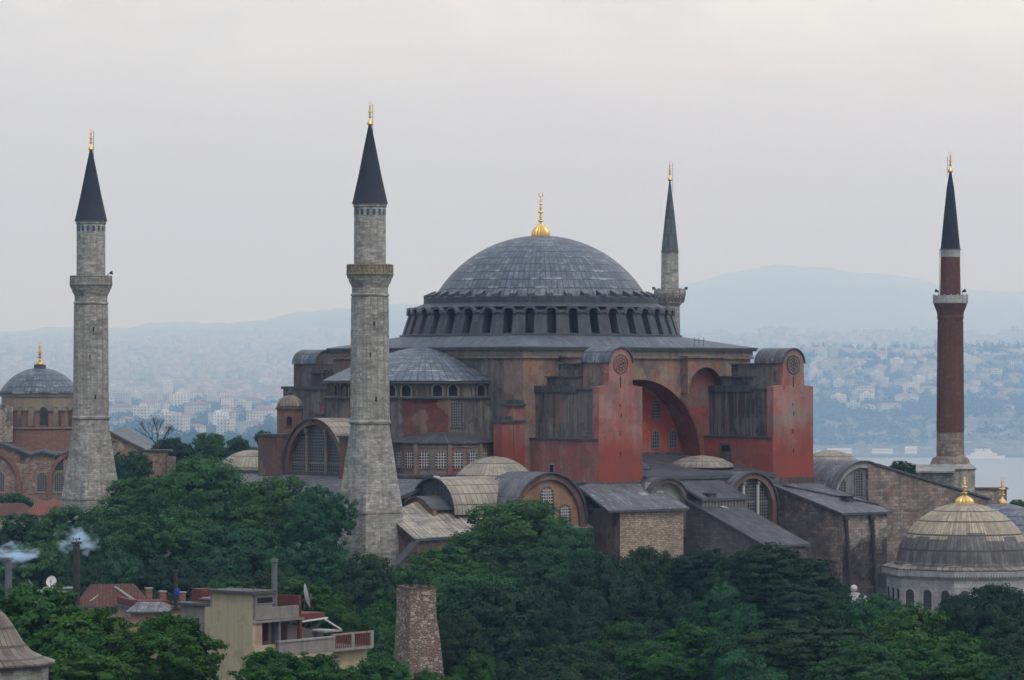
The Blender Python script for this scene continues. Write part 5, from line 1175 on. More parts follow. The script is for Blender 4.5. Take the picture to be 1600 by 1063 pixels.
# red hipped roof and the flat shed left of it
t, q_, L_ = hip_house('house', 'house with broad rust red hipped tile roof left of the beige end wall', 118, 232, 948, 917, 300, 7.5, 'roof_tile', 'house_grey', rot=math.radians(6))
m = MB()
p0, p1 = q_(1.1, 1.2), q_(2.4, 3.4)
za = W(0, 948, 300)[2]; m.tube((*q_(1.2, .9), za + .35), (*q_(1.9, 1.8), za + .85), .07, 'plaster_pale', 5); m.tube((*q_(L_ - .6, .3), za + .05), (*q_(L_ - 2.9, 3.0), W(0, 919, 300)[2] - .1), .11, 'plaster_pale', 5); m.build('ridge_cap', t)
x_, y_, z_ = W(78, 924, 278)
t = thing('roof_shed', 'flat roofed rooftop shelter under the round satellite dish', 'shed', (x_, y_, 0))
m = MB(); m.box(-1.7, 1.4, -.8, 1.5, z_ - .08, z_ + .04, 'house_grey', rot=(x_, y_, -TH)); m.box(-.6, 1.9, .2, 1.8, z_ + .15, z_ + .25, 'plaster_pale', rot=(x_, y_, -TH)); m.build('roof', t)
m = MB(); m.box(-1.5, 1.6, -.4, 1.6, 0, z_ - 2.2, 'house_grey', rot=(x_, y_, -TH))
for a, b in ((-1.4, -.6), (1.1, -.6), (-1.4, 1.2), (1.5, 1.4)): m.box(a, a + .12, b, b + .12, z_ - 2.3, z_ - .08, 'dark_metal', rot=(x_, y_, -TH))
m.box(.3, 1.5, -.3, 1.3, z_ - 2.2, z_ - .1, 'dark_metal', rot=(x_, y_, -TH)); m.build('wall', t)
# low dull roofs between
t, q_, L_ = hip_house('house', 'low building with pale grey sloped roof edge between the red roof and the beige house', 196, 262, 956, 944, 290, 6, 'lead_roof', 'house_pink')
# cluttered low roofs between the red roof and the beige house
x_, y_, z_ = W(262, 946, 294); R_ = (x_, y_, -TH + .35)
t = thing('house', 'low dark cluttered house with brick chimney stubs between the red roof and the beige house', 'house', (x_, y_, 0))
m = MB(); m.box(-3.1, 2.6, 0, 5, 0, z_ - .3, 'house_pink', rot=R_); m.box(-3.1, -2.6, -.02, 5, z_ - .3, z_ + .5, 'house_darkred', rot=R_); m.build('wall', t)
m = MB(); m.box(-3.3, 2.8, -.3, 5.2, z_ - .3, z_ - .1, 'lead_edge', rot=R_); m.box(-2.2, .4, .8, 3, z_ - .1, z_ + .35, 'house_darkred', rot=R_); m.box(.8, 2.5, .6, 2.4, z_ - .1, z_ + .15, 'plaster_darkgrey', rot=R_); m.build('roof', t)
for a_, h_ in ((-1.0, 1.2), (.2, .9), (1.9, .8)):
    m = MB(); m.box(a_, a_ + .5, 3.2, 3.7, z_ - .1, z_ + h_, 'brick_red', rot=R_); m.box(a_ - .06, a_ + .56, 3.14, 3.76, z_ + h_, z_ + h_ + .1, 'plaster_pale', rot=R_); m.build('chimney', t)
for a_ in (-2.3, -.8, .9): m = MB(); m.box(a_, a_ + .7, -.05, .02, z_ - 1.9, z_ - .8, 'shutter_dark', rot=R_); m.box(a_ - .08, a_ + .78, -.08, 0, z_ - 2.0, z_ - 1.9, 'plaster_pale', rot=R_); m.build('window', t)
m = MB(); m.slab([(x_ + u * math.cos(R_[2]) - v * math.sin(R_[2]), y_ + u * math.sin(R_[2]) + v * math.cos(R_[2])) for u, v in ((-2.9, -1.2), (-.2, -1.2), (-.2, 0), (-2.9, 0))], [z_ - .75, z_ - .75, z_ - .45, z_ - .45], .05, 'grey_metal'); m.build('awning', t)
# stone stack
x_, y_ = rd((652 - 800) / FPX * 300, 300); k_ = FPX / 300; zz = lambda py: HC - (py - 590) / k_
t = thing('stone_stack', 'tapering rubble stone and brick chimney stack rising from the trees', 'tower', (x_, y_, 0))
rt = math.radians(-40 + 28)
def sqr(h, dx=0): return [(x_ + (a * h) * math.cos(rt) - (b * h) * math.sin(rt) + dx * CT, y_ + (a * h) * math.sin(rt) + (b * h) * math.cos(rt) - dx * ST) for a, b in ((-1, -1), (1, -1), (1, 1), (-1, 1))]
m = MB(); lev = [(0, 2.4, .3), (zz(1050), 1.62, .06), (zz(1020), 1.52, .04), (zz(980), 1.36, 0), (zz(972), 1.29, -.08), (zz(950), 1.27, -.08), (zz(919), 1.25, -.1)]
rnd_ = random.Random(4)
for (z0, h0, d0), (z1, h1, d1) in zip(lev, lev[1:]):
    A, B = sqr(h0, d0), sqr(h1, d1)
    for i in range(4): j = (i + 1) % 4; m.face([(*A[i], z0), (*A[j], z0), (*B[j], z1), (*B[i], z1)], 'stone_rubble')
m.face([(*p, zz(919)) for p in sqr(1.25, -.1)], 'plaster_pale'); 
for k in range(150):                            # individual stones standing proud of the faces
    i = rnd_.randrange(4); z0 = rnd_.uniform(zz(1050), zz(920)); f = (z0 - zz(1050)) / (zz(919) - zz(1050)); h0 = 1.62 - .37 * min(1, f * 1.6); A = sqr(h0, .06 - .16 * f); j = (i + 1) % 4; tt_ = rnd_.uniform(.05, .95)
    p = (A[i][0] + (A[j][0] - A[i][0]) * tt_, A[i][1] + (A[j][1] - A[i][1]) * tt_); s_ = rnd_.uniform(.06, .15)
    m.box(-s_ * 1.4, s_ * 1.4, -.07, .07, z0 - s_, z0 + s_, 'stone_stack_pale' if rnd_.random() < .5 else 'stone_stack_red', rot=(p[0], p[1], rt + i * PI / 2))
m.build('masonry', t)
m = MB(); m.prism(sqr(1.29, -.1), zz(919), zz(916), 'moulding', zt=[zz(917.5), zz(915), zz(916.5), zz(914.5)])
for k in range(26): a_, b_ = rnd_.uniform(-1.2, 1.2), rnd_.uniform(-1.2, 1.2); m.box(-.14, .14, -.1, .1, zz(918), zz(rnd_.uniform(912.5, 916)), rnd_.choice(['stone_stack_pale', 'moulding', 'stone_stack_red']), rot=(x_ + a_, y_ + b_, rnd_.uniform(0, 3))); m.tube((x_ + .2, y_, zz(916)), (x_ + .2, y_, zz(904)), .07, 'dark_metal', 6); m.build('cap', t)
# dry bare tree behind
# ------------------------------------------------------------------ trees
def np_mesh(name, V, quads, mats, midx=None, smooth=False):
    me = bpy.data.meshes.new(name); n = len(quads); k = quads.shape[1]
    me.vertices.add(len(V)); me.vertices.foreach_set('co', V.astype(np.float32).ravel())
    me.loops.add(n * k); me.loops.foreach_set('vertex_index', quads.astype(np.int32).ravel())
    me.polygons.add(n); me.polygons.foreach_set('loop_start', np.arange(0, n * k, k, dtype=np.int32)); me.polygons.foreach_set('loop_total', np.full(n, k, dtype=np.int32))
    for mm in mats: me.materials.append(MATS[mm])
    if midx is not None: me.polygons.foreach_set('material_index', midx.astype(np.int32))
    me.update(calc_edges=True); me.validate(); return me
def unit(v): return v / np.maximum(np.linalg.norm(v, axis=-1, keepdims=True), 1e-9)
def leaves(rng, C, N, size, flat=0.0, up=.5):
    """quads centred on C facing roughly N"""
    n = len(C); N = unit(N + rng.normal(0, .32, (n, 3)) + np.array([0, 0, up]))
    T = unit(np.cross(N, rng.normal(0, 1, (n, 3)))); B = np.cross(N, T)
    s = (size * rng.uniform(.6, 1.4, n))[:, None]; a = rng.uniform(.5, .9, n)[:, None]
    V = np.stack([C - T * s, C - B * s * a, C + T * s, C + B * s * a], 1).reshape(-1, 3)
    return V, np.arange(n * 4).reshape(n, 4)
def crown_mesh(name, seed, mat, nlobe=13, lobe=(.30, .46), nclump=300, per=50, size=.030, csize=(.07, .13), spread=(.62, .62, .58), flat=1.0, top=.1):
    rng = np.random.default_rng(seed)
    L = unit(rng.normal(0, 1, (nlobe, 3))) * rng.uniform(.35, 1, (nlobe, 1)) * np.array(spread); L[:, 2] += top * .3
    L[0] = (0, 0, .1); R = rng.uniform(*lobe, nlobe); R[0] = .55
    ci, cn = [], []
    while len(ci) < nclump:
        k = rng.integers(nlobe); d = unit(rng.normal(0, 1, 3)); p = L[k] + d * R[k] * np.array([1, 1, .9])
        dd = np.linalg.norm((p - L) / np.array([1, 1, .9]), axis=1) / R
        if (dd < .82).any() or p[2] < -.75: continue
        ci.append(p * rng.uniform(.93, 1.05)); cn.append(d)
    C = np.array(ci); D = np.array(cn); r = rng.uniform(*csize, nclump) * 1.12; C = C + D * rng.uniform(-.09, .07, (nclump, 1))
    off = rng.normal(0, 1, (nclump, per, 3)); off = unit(off) * (rng.uniform(.15, 1, (nclump, per, 1)) ** .5) * r[:, None, None] * np.array([1, 1, .62 * flat])
    P = (C[:, None] + off).reshape(-1, 3); Nn = (D[:, None] * 1.1 + unit(off) * 1.3).reshape(-1, 3)
    # sparse inner leaves that close the crown
    ni = nclump * per // 9; k = rng.integers(0, nlobe, ni); Pi = L[k] + unit(rng.normal(0, 1, (ni, 3))) * (R[k] * rng.uniform(.5, .9, ni))[:, None]
    # stray sprigs
    P = np.vstack([P, Pi]); Nn = np.vstack([Nn, rng.normal(0, 1, (ni, 3))])
    V, Q = leaves(rng, P, Nn, size)
    Vi, Qi = leaves(rng, Pi, rng.normal(0, 1, (ni, 3)), size * 2.6)
    V = np.vstack([V, Vi]); Q = np.vstack([Q, Qi + len(P) * 4])
    m = V.max(0) - V.min(0)
    V = (V - (V.max(0) + V.min(0)) / 2) / (m / 2)[None, :] * np.array([1, 1, 1])
    return np_mesh(name, V, Q, [mat])
VAR = {
 'a': crown_mesh('crown', 11, 'leaf', 14, (.26, .44), 300, 105, .0205, (.07, .15)),
 'b': crown_mesh('crown', 22, 'leaf', 22, (.16, .38), 380, 80, .019, (.05, .12), spread=(.7, .7, .66)),
 'c': crown_mesh('crown', 33, 'leaf', 10, (.32, .52), 280, 110, .022, (.08, .16)),
 'd': crown_mesh('crown', 44, 'leaf_dark', 13, (.26, .46), 310, 105, .020, (.07, .15)),
 'e': crown_mesh('crown', 55, 'leaf_dark', 22, (.20, .34), 300, 105, .019, (.09, .17), flat=.3),
 'f': crown_mesh('crown', 66, 'leaf_fresh', 19, (.18, .42), 330, 90, .020, (.06, .14), spread=(.68, .68, .64)),
 'g': crown_mesh('crown', 77, 'leaf_fresh', 14, (.22, .42), 340, 64, .023, (.05, .12), spread=(.68, .68, .62)),
 'h': crown_mesh('crown', 88, 'leaf_soft', 14, (.26, .46), 320, 105, .0195, (.07, .15)),
}
def trunk_mesh(seed):
    rr = random.Random(seed); m = MB()
    def limb(a, b, r0, r1): m.tube(a, b, r0, 'bark', 7, r1)
    limb((0, 0, 0), (.03, .02, .35), .055, .042); limb((.03, .02, .35), (-.02, .03, .62), .042, .03); limb((-.02, .03, .62), (.02, 0, .9), .03, .01)
    for k in range(8):
        a = k * 2.4 + rr.random(); z0 = rr.uniform(.35, .65); r_ = rr.uniform(.3, .55)
        mid = (r_ * .5 * math.cos(a), r_ * .5 * math.sin(a), z0 + .13); limb((0, 0, z0), mid, .024, .016); limb(mid, (r_ * math.cos(a + .2), r_ * math.sin(a + .2), z0 + rr.uniform(.2, .3)), .016, .005)
    o = m.build('trunk', None, origin=(0, 0, 0)); me = o.data; bpy.data.objects.remove(o); return me
TR = [trunk_mesh(s) for s in (1, 2, 3)]
trng = random.Random(99)
def tree(px, top, wpx, d, var, hr=.85, label=None, group='trees around the churches', z0=0.0, wy=None):
    x, y, zt = W(px, top, d); rx = wpx / 2 * d / FPX; rz = rx * hr
    zc = zt - rz
    t = bpy.data.objects.new('tree', None); scene.collection.objects.link(t); t.location = (x, y, z0); t['_o'] = [x, y, z0]
    t['label'] = label; t['category'] = 'tree'; t['group'] = group
    c = bpy.data.objects.new('crown', VAR[var]); scene.collection.objects.link(c); c.parent = t
    c.location = (0, 0, zc - z0); c.scale = (rx, rx * trng.uniform(.85, 1.1), rz); c.rotation_euler = (0, 0, trng.uniform(0, 6.28))
    k = bpy.data.objects.new('trunk', trng.choice(TR)); scene.collection.objects.link(k); k.parent = t
    k.scale = (rx * 1.3, rx * 1.3, max(1, zc - z0 + rz * .4)); k.rotation_euler = (0, 0, trng.uniform(0, 6.28))
    return t
T = [
 (262, 682, 78, 575, 'd', .8, 'small dark round tree under the bare branches, left of the pale far trees'),
 (290, 692, 40, 580, 'd', .8, 'little dark bush between the bare tree and the pale far tree'),
 (330, 675, 58, 600, 'h', .9, 'pale green tree farthest back, left of the one touching the red gallery block'),
 (382, 679, 82, 585, 'a', .8, 'dark green tree just left of the reddish gallery block'),
 (410, 672, 26, 590, 'b', 1.2, 'narrow tree top sticking up beside the reddish gallery block'),
 (208, 703, 74, 520, 'b', 1.1, 'greyish green tree filling the gap right of the leftmost minaret foot'),
 (20, 770, 70, 575, 'b', .5, 'low shrub-like tree at the foot of the brick church'),
 (318, 711, 220, 450, 'h', .75, 'highest broad tree of the left wood, right above the middle of the wood'),
 (222, 742, 150, 455, 'h', .6, 'fresh green tree leaning on the foot of the leftmost minaret'),
 (140, 786, 170, 440, 'h', .8, 'broad tree directly under the foot of the leftmost minaret'),
 (40, 800, 160, 445, 'b', .8, 'tree at the left edge under the red tiled roofs'),
 (424, 742, 150, 430, 'h', .9, 'tree below the big semicircular west window'),
 (496, 756, 120, 424, 'b', 1.2, 'tree covering the left side of the nearest minaret foot'),
 (270, 792, 190, 415, 'b', .8, 'mid green tree in the middle of the left wood, below its highest tree'),
 (380, 820, 190, 405, 'c', .8, 'broad tree under the one below the semicircular west window'),
 (60, 842, 170, 410, 'c', .8, 'tree behind the left smoking chimney'),
 (170, 828, 170, 404, 'a', .8, 'tree behind the black smoking chimney'),
 (480, 845, 150, 398, 'b', .9, 'tree in front of the nearest minaret foot, above the edge-on dish'),
 (290, 868, 190, 380, 'd', .7, 'dark tree behind the stove pipe on the low roof'),
 (130, 880, 150, 385, 'd', .7, 'dark tree right behind the red hipped roof'),
 (410, 885, 170, 372, 'd', .8, 'dark tree behind the grey flue pipe'),
 (566, 862, 150, 380, 'd', .9, 'very dark tree at the foot of the nearest minaret, behind the rubble stack'),
 (806, 778, 240, 408, 'h', .62, 'large bright green tree in front of the three-window lunette'),
 (700, 846, 165, 392, 'f', .8, 'fresh tree in front of the brown annex wall, right of the minaret foot'),
 (885, 815, 130, 400, 'h', 1.0, 'rounded tree against the brown west wall of the small masonry annex'),
 (842, 850, 130, 391, 'c', 1.0, 'tree just below the small masonry annex brown wall, right of the large bright one'),
 (760, 895, 180, 372, 'c', .8, 'tree below the large bright green one, right of the rubble stack'),
 (646, 880, 130, 378, 'b', 1.0, 'tree directly behind the rubble stone stack'),
 (800, 905, 240, 356, 'd', .75, 'broad dark domed tree right of the rubble stack'),
 (905, 935, 130, 350, 'd', .9, 'dark tree at the right shoulder of the broad dark domed one'),
 (950, 858, 150, 384, 'd', 1.0, 'grey-dark speckled tree below the small masonry annex'),
 (1020, 850, 120, 388, 'd', 1.0, 'dark tree below the right corner of the small masonry annex'),
 (1085, 852, 130, 386, 'e', .9, 'dark layered tree below the grey shed wall'),
 (1160, 862, 150, 380, 'd', .9, 'dark tree below the low end of the long shed roof'),
 (1218, 846, 200, 378, 'e', .8, 'big dark layered tree in front of the stone annex with drain pipes'),
 (1290, 895, 90, 384, 'd', 1.0, 'dark tree at the foot of the left drain pipe'),
 (1268, 905, 150, 366, 'e', .8, 'dark tree below the big layered one'),
 (1130, 905, 130, 350, 'a', .9, 'tree with lighter tufts below the long shed roof'),
 (1040, 910, 150, 352, 'd', .9, 'deep green tree in the middle of the right wood'),
 (980, 968, 150, 318, 'c', .9, 'rounded mid green tree near the bottom, left of the fresh green pair'),
 (1065, 965, 190, 305, 'f', .75, 'lighter green tree near the bottom middle of the right wood'),
 (1150, 985, 120, 300, 'c', .9, 'tree between the lighter green one and the spreading cedar'),
 (890, 1000, 200, 300, 'd', .7, 'dark low tree at the bottom edge below the broad dark domed one'),
 (1262, 962, 270, 298, 'e', .6, 'spreading dark cedar with flat layers at the bottom edge'),
 (1180, 1010, 170, 285, 'a', .7, 'tree at the bottom edge in front of the spreading cedar'),
 (1425, 938, 230, 306, 'f', .8, 'yellowish green tree left of the marble tomb windows'),
 (1372, 925, 120, 340, 'b', 1.0, 'thin tree by the white ball finial of the well house'),
 (1318, 935, 80, 345, 'b', 1.0, 'small tree left of the well house'),
 (1565, 908, 160, 365, 'd', .8, 'dark tree hiding the lower right of the marble tomb'),
 (1490, 926, 90, 360, 'd', .9, 'dark tree under the middle windows of the marble tomb'),
 (1590, 950, 160, 340, 'd', .8, 'dark tree at the right edge of the photo'),
 (1500, 985, 200, 296, 'f', .7, 'fresh tree at the bottom edge under the marble tomb'),
 (1590, 1005, 160, 288, 'a', .8, 'tree in the bottom right corner'),
 (1350, 1000, 190, 285, 'c', .7, 'tree at the bottom edge right of the spreading cedar'),
 (1407, 719, 66, 540, 'b', .8, 'lone tree on the shore between the sloping stone wall and the brick minaret'),
 (1592, 780, 60, 560, 'b', .6, 'shrub-like tree behind the grey tomb dome at the right edge'),
 (36, 908, 240, 232, 'g', .75, 'nearest big fresh green tree at the left edge under the flat shelter'),
 (170, 945, 260, 228, 'g', .7, 'near leafy tree in front of the red hipped roof'),
 (262, 958, 190, 224, 'g', .75, 'near leafy tree beside the left side of the beige end wall'),
 (90, 985, 200, 219, 'g', .8, 'near leafy tree above the corner lead dome'),
 (140, 1010, 260, 214, 'g', .6, 'near leafy tree at the bottom edge right of the corner lead dome'),
 (420, 1014, 170, 222, 'g', .7, 'near leafy tree at the foot of the beige end wall'),
 (505, 1020, 150, 240, 'g', .7, 'near leafy tree below the balcony of the beige house'),
 (585, 1018, 150, 255, 'f', .8, 'small tree at the bottom edge left of the rubble stack foot'),
 (740, 1012, 90, 268, 'f', 1.3, 'pointed light green tree right of the rubble stack foot'),
 (668, 1042, 110, 262, 'f', .8, 'low tree at the very foot of the rubble stack'),
 (820, 1030, 160, 280, 'd', .7, 'dark tree at the bottom edge right of the pointed one'),
 (590, 935, 110, 335, 'f', 1.0, 'bright green tree just left of the rubble stack'),
 (530, 922, 90, 330, 'f', 1.0, 'light green tree right of the large edge-on dish'),
 (720, 955, 110, 330, 'd', 1.0, 'dark tree close behind the right side of the rubble stack'),
 (560, 985, 140, 322, 'b', .9, 'tree behind the red panelled terrace'),
 (350, 903, 110, 318, 'g', .5, 'low leafy vine tree behind the roof of the beige house'),
 (470, 900, 120, 322, 'g', .55, 'leafy tree behind the grey flue pipe and terrace'),
]
for a in T: tree(*a[:5], hr=a[5], label=a[6])
# bare tree
bx_, by_, bz_ = W(247, 700, 570)
t = thing('bare_tree', 'leafless dead tree with forked branches above the dark round tree', 'tree', (bx_, by_, 0))
m = MB(); rr = random.Random(8)
m.tube((bx_, by_, 0), (bx_, by_, bz_), .3, 'dry_wood', 8, .17); m.build('trunk', t)
def br(p, d, l, r, dep, m):
    q = p + d * l; m.tube(p, q, r, 'dry_wood', 5, r * .65)
    if dep:
        for k in range(3): 
            nd = (d + Vector((rr.uniform(-.7, .7), rr.uniform(-.7, .7), rr.uniform(-.1, .5)))).normalized(); br(q, nd, l * rr.uniform(.6, .85), r * .6, dep - 1, m)
for a in (-.7, -.1, .6):
    m = MB(); br(Vector((bx_, by_, bz_)), Vector((a * CT, -a * ST, 1)).normalized(), 1.6, .13, 4, m); m.build('branch', t)

# ------------------------------------------------------------------ terrain, sea, far shore
def lerp_t(xs, ys, x): return np.interp(x, xs, ys)
ridgeR = ([900, 1000, 1060, 1130, 1180, 1220, 1260, 1290, 1340, 1400, 1440, 1480, 1540, 1600, 1800, 2400], [500, 475, 452, 432, 424, 420, 424, 423, 430, 436, 444, 454, 459, 463, 480, 500])
ridgeL = ([-900, 0, 60, 120, 180, 230, 270, 310, 350, 400, 450, 500, 540, 620, 800, 1000], [540, 520, 517, 512, 513, 508, 505, 507, 505, 500, 494, 486, 482, 474, 470, 476])
def zL(px, d):
    yr = np.interp(px, *ridgeL)
    y = np.interp(d, [900, 1200, 2000, 3000, 4500, 6000, 8000], [775, 735, 690, 645, 592, 556, 0]) 
    z = np.where(d < 8000, HC - (np.interp(d, [900, 1200, 2000, 3000, 4500, 6200], [775, 735, 690, 645, 592, 552]) - 590) * d / FPX, 0)
    zr = HC - (yr - 590) * 12000 / FPX
    z62 = HC - (552 - 590) * 6200 / FPX
    z = np.where(d > 6200, z62 + (zr - z62) * np.clip((d - 6200) / 5800, 0, 1), z)
    z = np.where(d > 12000, zr - (d - 12000) * .1, z)
    z = np.maximum(z, -46.0)
    return np.where(d < 900, np.interp(d, [0, 620, 900], [0, 0, HC - (775 - 590) * 900 / FPX]), z)
def zR(px, d):
    zr = HC - (np.interp(px, *ridgeR) - 590) * 15500 / FPX
    zb = np.interp(d, [0, 620, 900, 1000, 3150, 3205, 3260, 3400, 3700, 4100, 4600, 5500, 6500, 7000, 7800], [0, 0, -30, -45, -45, -33.2, -31, -4, 26, 63, 55, 66, 119, 100, 115])
    f = np.clip((d - 7800) / 7700, 0, 1); f = f * f * (3 - 2 * f)
    z = zb + (zr - zb) * f * (d > 7800)
    return np.where(d > 15500, zr - (d - 15500) * .25, z)
KF = 3.3
def ground_z(px, d):
    dn = d; far = HC + (ground_b(px, np.maximum(d / KF, 900)) - HC) * KF
    return np.where(d >= 900 * KF, far, np.where(d <= 620, 0.0, far * np.clip((d - 620) / (900 * KF - 620), 0, 1)))
def ground_b(px, d):
    f = np.clip((px - 560) / 520, 0, 1); f = f * f * (3 - 2 * f)
    z = zL(px, d) * (1 - f) + zR(px, d) * f
    amp = np.clip((d - 3300) / 4000, 0, 1) * 6 + np.clip((d - 1000) / 1000, 0, 1) * (1 - f) * 3
    z = z + amp * (np.sin(px * .031 + d * .0031) * .6 + np.sin(px * .083 - d * .0047 + 1.3) * .4 + np.sin(px * .19 + d * .009) * .2) * (np.abs(z + 35) > 4)
    return np.maximum(z, -46.0)
radii = [0, 40, 120, 240, 400, 560, 620, 760, 900] + [KF * q for q in (700, 800, 900, 1000, 1200, 1500, 1800, 2100, 2500, 2900, 3150, 3180, 3205, 3260, 3330, 3400, 3500, 3600, 3700, 3850, 4000, 4100, 4250, 4600, 5000, 5500, 6000, 6200, 6600, 6800, 7200, 7600, 8000, 8300, 8600, 9000, 9600, 10400, 11200, 12000, 12800, 13700, 14600, 15500, 16000)]
pxs = list(np.arange(-400, 2001, 12)); angs = [math.atan((p - 800) / FPX) for p in pxs]
cur = angs[-1]; lo = angs[0] + 2 * PI; ext = [cur + (lo - cur) * i / 48 for i in range(1, 48)]
angs += ext
V = []; 
for d in radii[1:]:
    for a in angs:
        aa = (a + PI) % (2 * PI) - PI
        p_ = 800 + FPX * math.tan(max(-1.2, min(1.2, aa))) if abs(aa) < 1.2 else (2400 if aa > 0 else -900)
        dep = d * (math.cos(a) if abs(aa) < .3 else 1)
        r_, dd = (math.sin(a) * d, math.cos(a) * d)
        X, Y = rd(r_, dd); V.append((X, Y, float(ground_z(np.array(float(max(-900, min(2400, p_)))), np.array(float(d))))))
n = len(angs); cxy = rd(0, 0); V.append((*cxy, 0.0)); ci = len(V) - 1
F_ = []
for i in range(len(radii) - 2):
    for j in range(n): k = (j + 1) % n; F_.append((i * n + j, i * n + k, (i + 1) * n + k, (i + 1) * n + j))
for j in range(n): F_.append((ci, (j + 1) % n, j))
me = bpy.data.meshes.new('ground'); me.from_pydata(V, [], [f[::-1] for f in F_]); me.update()
m, t = new_mat('terrain')
ob = t.node('ShaderNodeTexCoord').outputs['Object']
col = t.mix(t.ramp(t.noise(ob, .006, 6, .7), .40, .60), (.030, .055, .035), (.11, .105, .09))
col = t.mix(t.ramp(t.noise(ob, .035, 5, .7), .52, .6), col, (.20, .18, .16))
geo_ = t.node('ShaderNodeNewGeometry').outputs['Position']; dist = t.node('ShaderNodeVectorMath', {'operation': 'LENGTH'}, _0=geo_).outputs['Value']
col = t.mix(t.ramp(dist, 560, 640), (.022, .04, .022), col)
bs = t.node('ShaderNodeBsdfPrincipled', Base_Color=col, Roughness=.95); t.node('ShaderNodeOutputMaterial', Surface=bs.outputs[0])
me.materials.append(m); me.polygons.foreach_set('use_smooth', [True] * len(me.polygons))
g = bpy.data.objects.new('ground', me); scene.collection.objects.link(g); g['kind'] = 'structure'
# sea
SEA = HC - 71 * KF
m, t = new_mat('sea')
ob = t.node('ShaderNodeTexCoord').outputs['Object']
h1 = t.noise(t.vscale(ob, (.16, .16, 1)), 1.0, 6, .65); h2 = t.noise(t.vscale(ob, (.012, .012, 1)), 1.0, 4, .6)
bp = t.node('ShaderNodeBump', Strength=.55, Distance=.8, Height=t.math('ADD', h1, t.math('MULTIPLY', h2, 2.0)))
bs = t.node('ShaderNodeBsdfPrincipled', Base_Color=(.10, .13, .15), Roughness=.28, Normal=bp.outputs[0]); bs.inputs['IOR'].default_value = 1.33
t.node('ShaderNodeOutputMaterial', Surface=bs.outputs[0])
me = bpy.data.meshes.new('sea'); n = 96
V = [(*rd(KF * 15900 * math.sin(2 * PI * i / n), KF * 15900 * math.cos(2 * PI * i / n)), SEA) for i in range(n)]
me.from_pydata(V, [], [tuple(reversed(range(n)))]); me.materials.append(m); o = bpy.data.objects.new('sea', me); scene.collection.objects.link(o); o['kind'] = 'structure'
def gz(px, d): return float(ground_z(np.array(float(px)), np.array(float(d))))
# ---- far houses: eight shared meshes
rr = random.Random(5)
def far_house(w, dp, st, hip):
    m = MB(); h = st * 3.0
    m.box(-w / 2, w / 2, -dp / 2, dp / 2, -8, h, 'far_wall', mt='far_roof_flat')
    if hip:
        e = .7; hh = min(w, dp) * .22; a = min(w, dp) / 2
        A, B, C, D = (-w / 2 - e, -dp / 2 - e, h), (w / 2 + e, -dp / 2 - e, h), (w / 2 + e, dp / 2 + e, h), (-w / 2 - e, dp / 2 + e, h)
        if w > dp: E, G = (-w / 2 + a, 0, h + hh), (w / 2 - a, 0, h + hh)
        else: E, G = (0, -dp / 2 + a, h + hh), (0, dp / 2 - a, h + hh)
        if w > dp: fs = [[A, B, G, E], [B, C, G], [C, D, E, G], [D, A, E]]
        else: fs = [[A, B, E], [B, C, G, E], [C, D, G], [D, A, E, G]]
        for f in fs: m.face(f, 'far_roof')
        m.face([D, C, B, A], 'far_wall')
    else:
        m.box(-w * .2, w * .15, -dp * .2, dp * .2, h + .05, h + 2.4, 'far_wall', mt='far_roof_flat')
    nx = max(2, int(w / 3.2)); ny = max(2, int(dp / 3.4))
    for s in range(st):
        z0 = s * 3 + .9
        for i in range(nx):
            u = -w / 2 + w * (i + .5) / nx
            for F in (frame(0, -dp / 2, 1, 0), frame(0, dp / 2, -1, 0)): m.face([F(u - .75, z0, .05), F(u + .75, z0, .05), F(u + .75, z0 + 1.5, .05), F(u - .75, z0 + 1.5, .05)], 'far_window')
        for i in range(ny):
            u = -dp / 2 + dp * (i + .5) / ny
            for F in (frame(-w / 2, 0, 0, -1), frame(w / 2, 0, 0, 1)): m.face([F(u - .75, z0, .05), F(u + .75, z0, .05), F(u + .75, z0 + 1.5, .05), F(u - .75, z0 + 1.5, .05)], 'far_window')
        if not hip and w > 12 and s: m.box(-w * .3, w * .3, -dp / 2 - 1.1, -dp / 2, s * 3 - .1, s * 3 + .8, 'far_wall')
    o = m.build('far_house', None, origin=(0, 0, 0)); me = o.data; bpy.data.objects.remove(o); return me
KINDS = [(12, 10, 3, True), (15, 11, 4, True), (18, 12, 5, False), (22, 12, 6, False), (10, 9, 2, True), (26, 13, 4, True), (14, 12, 6, False), (34, 13, 5, True)]
FH = [far_house(*k) for k in KINDS]
NUMW = {2: 'two', 3: 'three', 4: 'four', 5: 'five', 6: 'six'}
ORD = ['first', 'second', 'third', 'fourth', 'fifth', 'sixth', 'seventh', 'eighth', 'ninth', 'tenth', 'eleventh', 'twelfth', 'thirteenth', 'fourteenth', 'fifteenth', 'sixteenth', 'seventeenth', 'eighteenth', 'nineteenth', 'twentieth', 'twenty-first', 'twenty-second', 'twenty-third', 'twenty-fourth', 'twenty-fifth', 'twenty-sixth', 'twenty-seventh', 'twenty-eighth', 'twenty-ninth', 'thirtieth']
def put_house(px, d, ki, label, grp, yaw=None):
    x, y = rd((px - 800) / FPX * d, d); o = bpy.data.objects.new('far_house', FH[ki]); scene.collection.objects.link(o)
    o.location = (x, y, gz(px, d) + 1.0); o.rotation_euler = (0, 0, -TH + (yaw if yaw is not None else rr.uniform(-.6, .6)))
    s = rr.uniform(.85, 1.1) * 2.35; o.scale = (s, s, s); o['label'] = label; o['category'] = 'house'; o['group'] = grp
hrows = [(3440, 'lowest'), (3520, 'second'), (3600, 'third'), (3680, 'fourth'), (3765, 'fifth'), (3850, 'sixth'), (3935, 'seventh'), (4020, 'highest')]
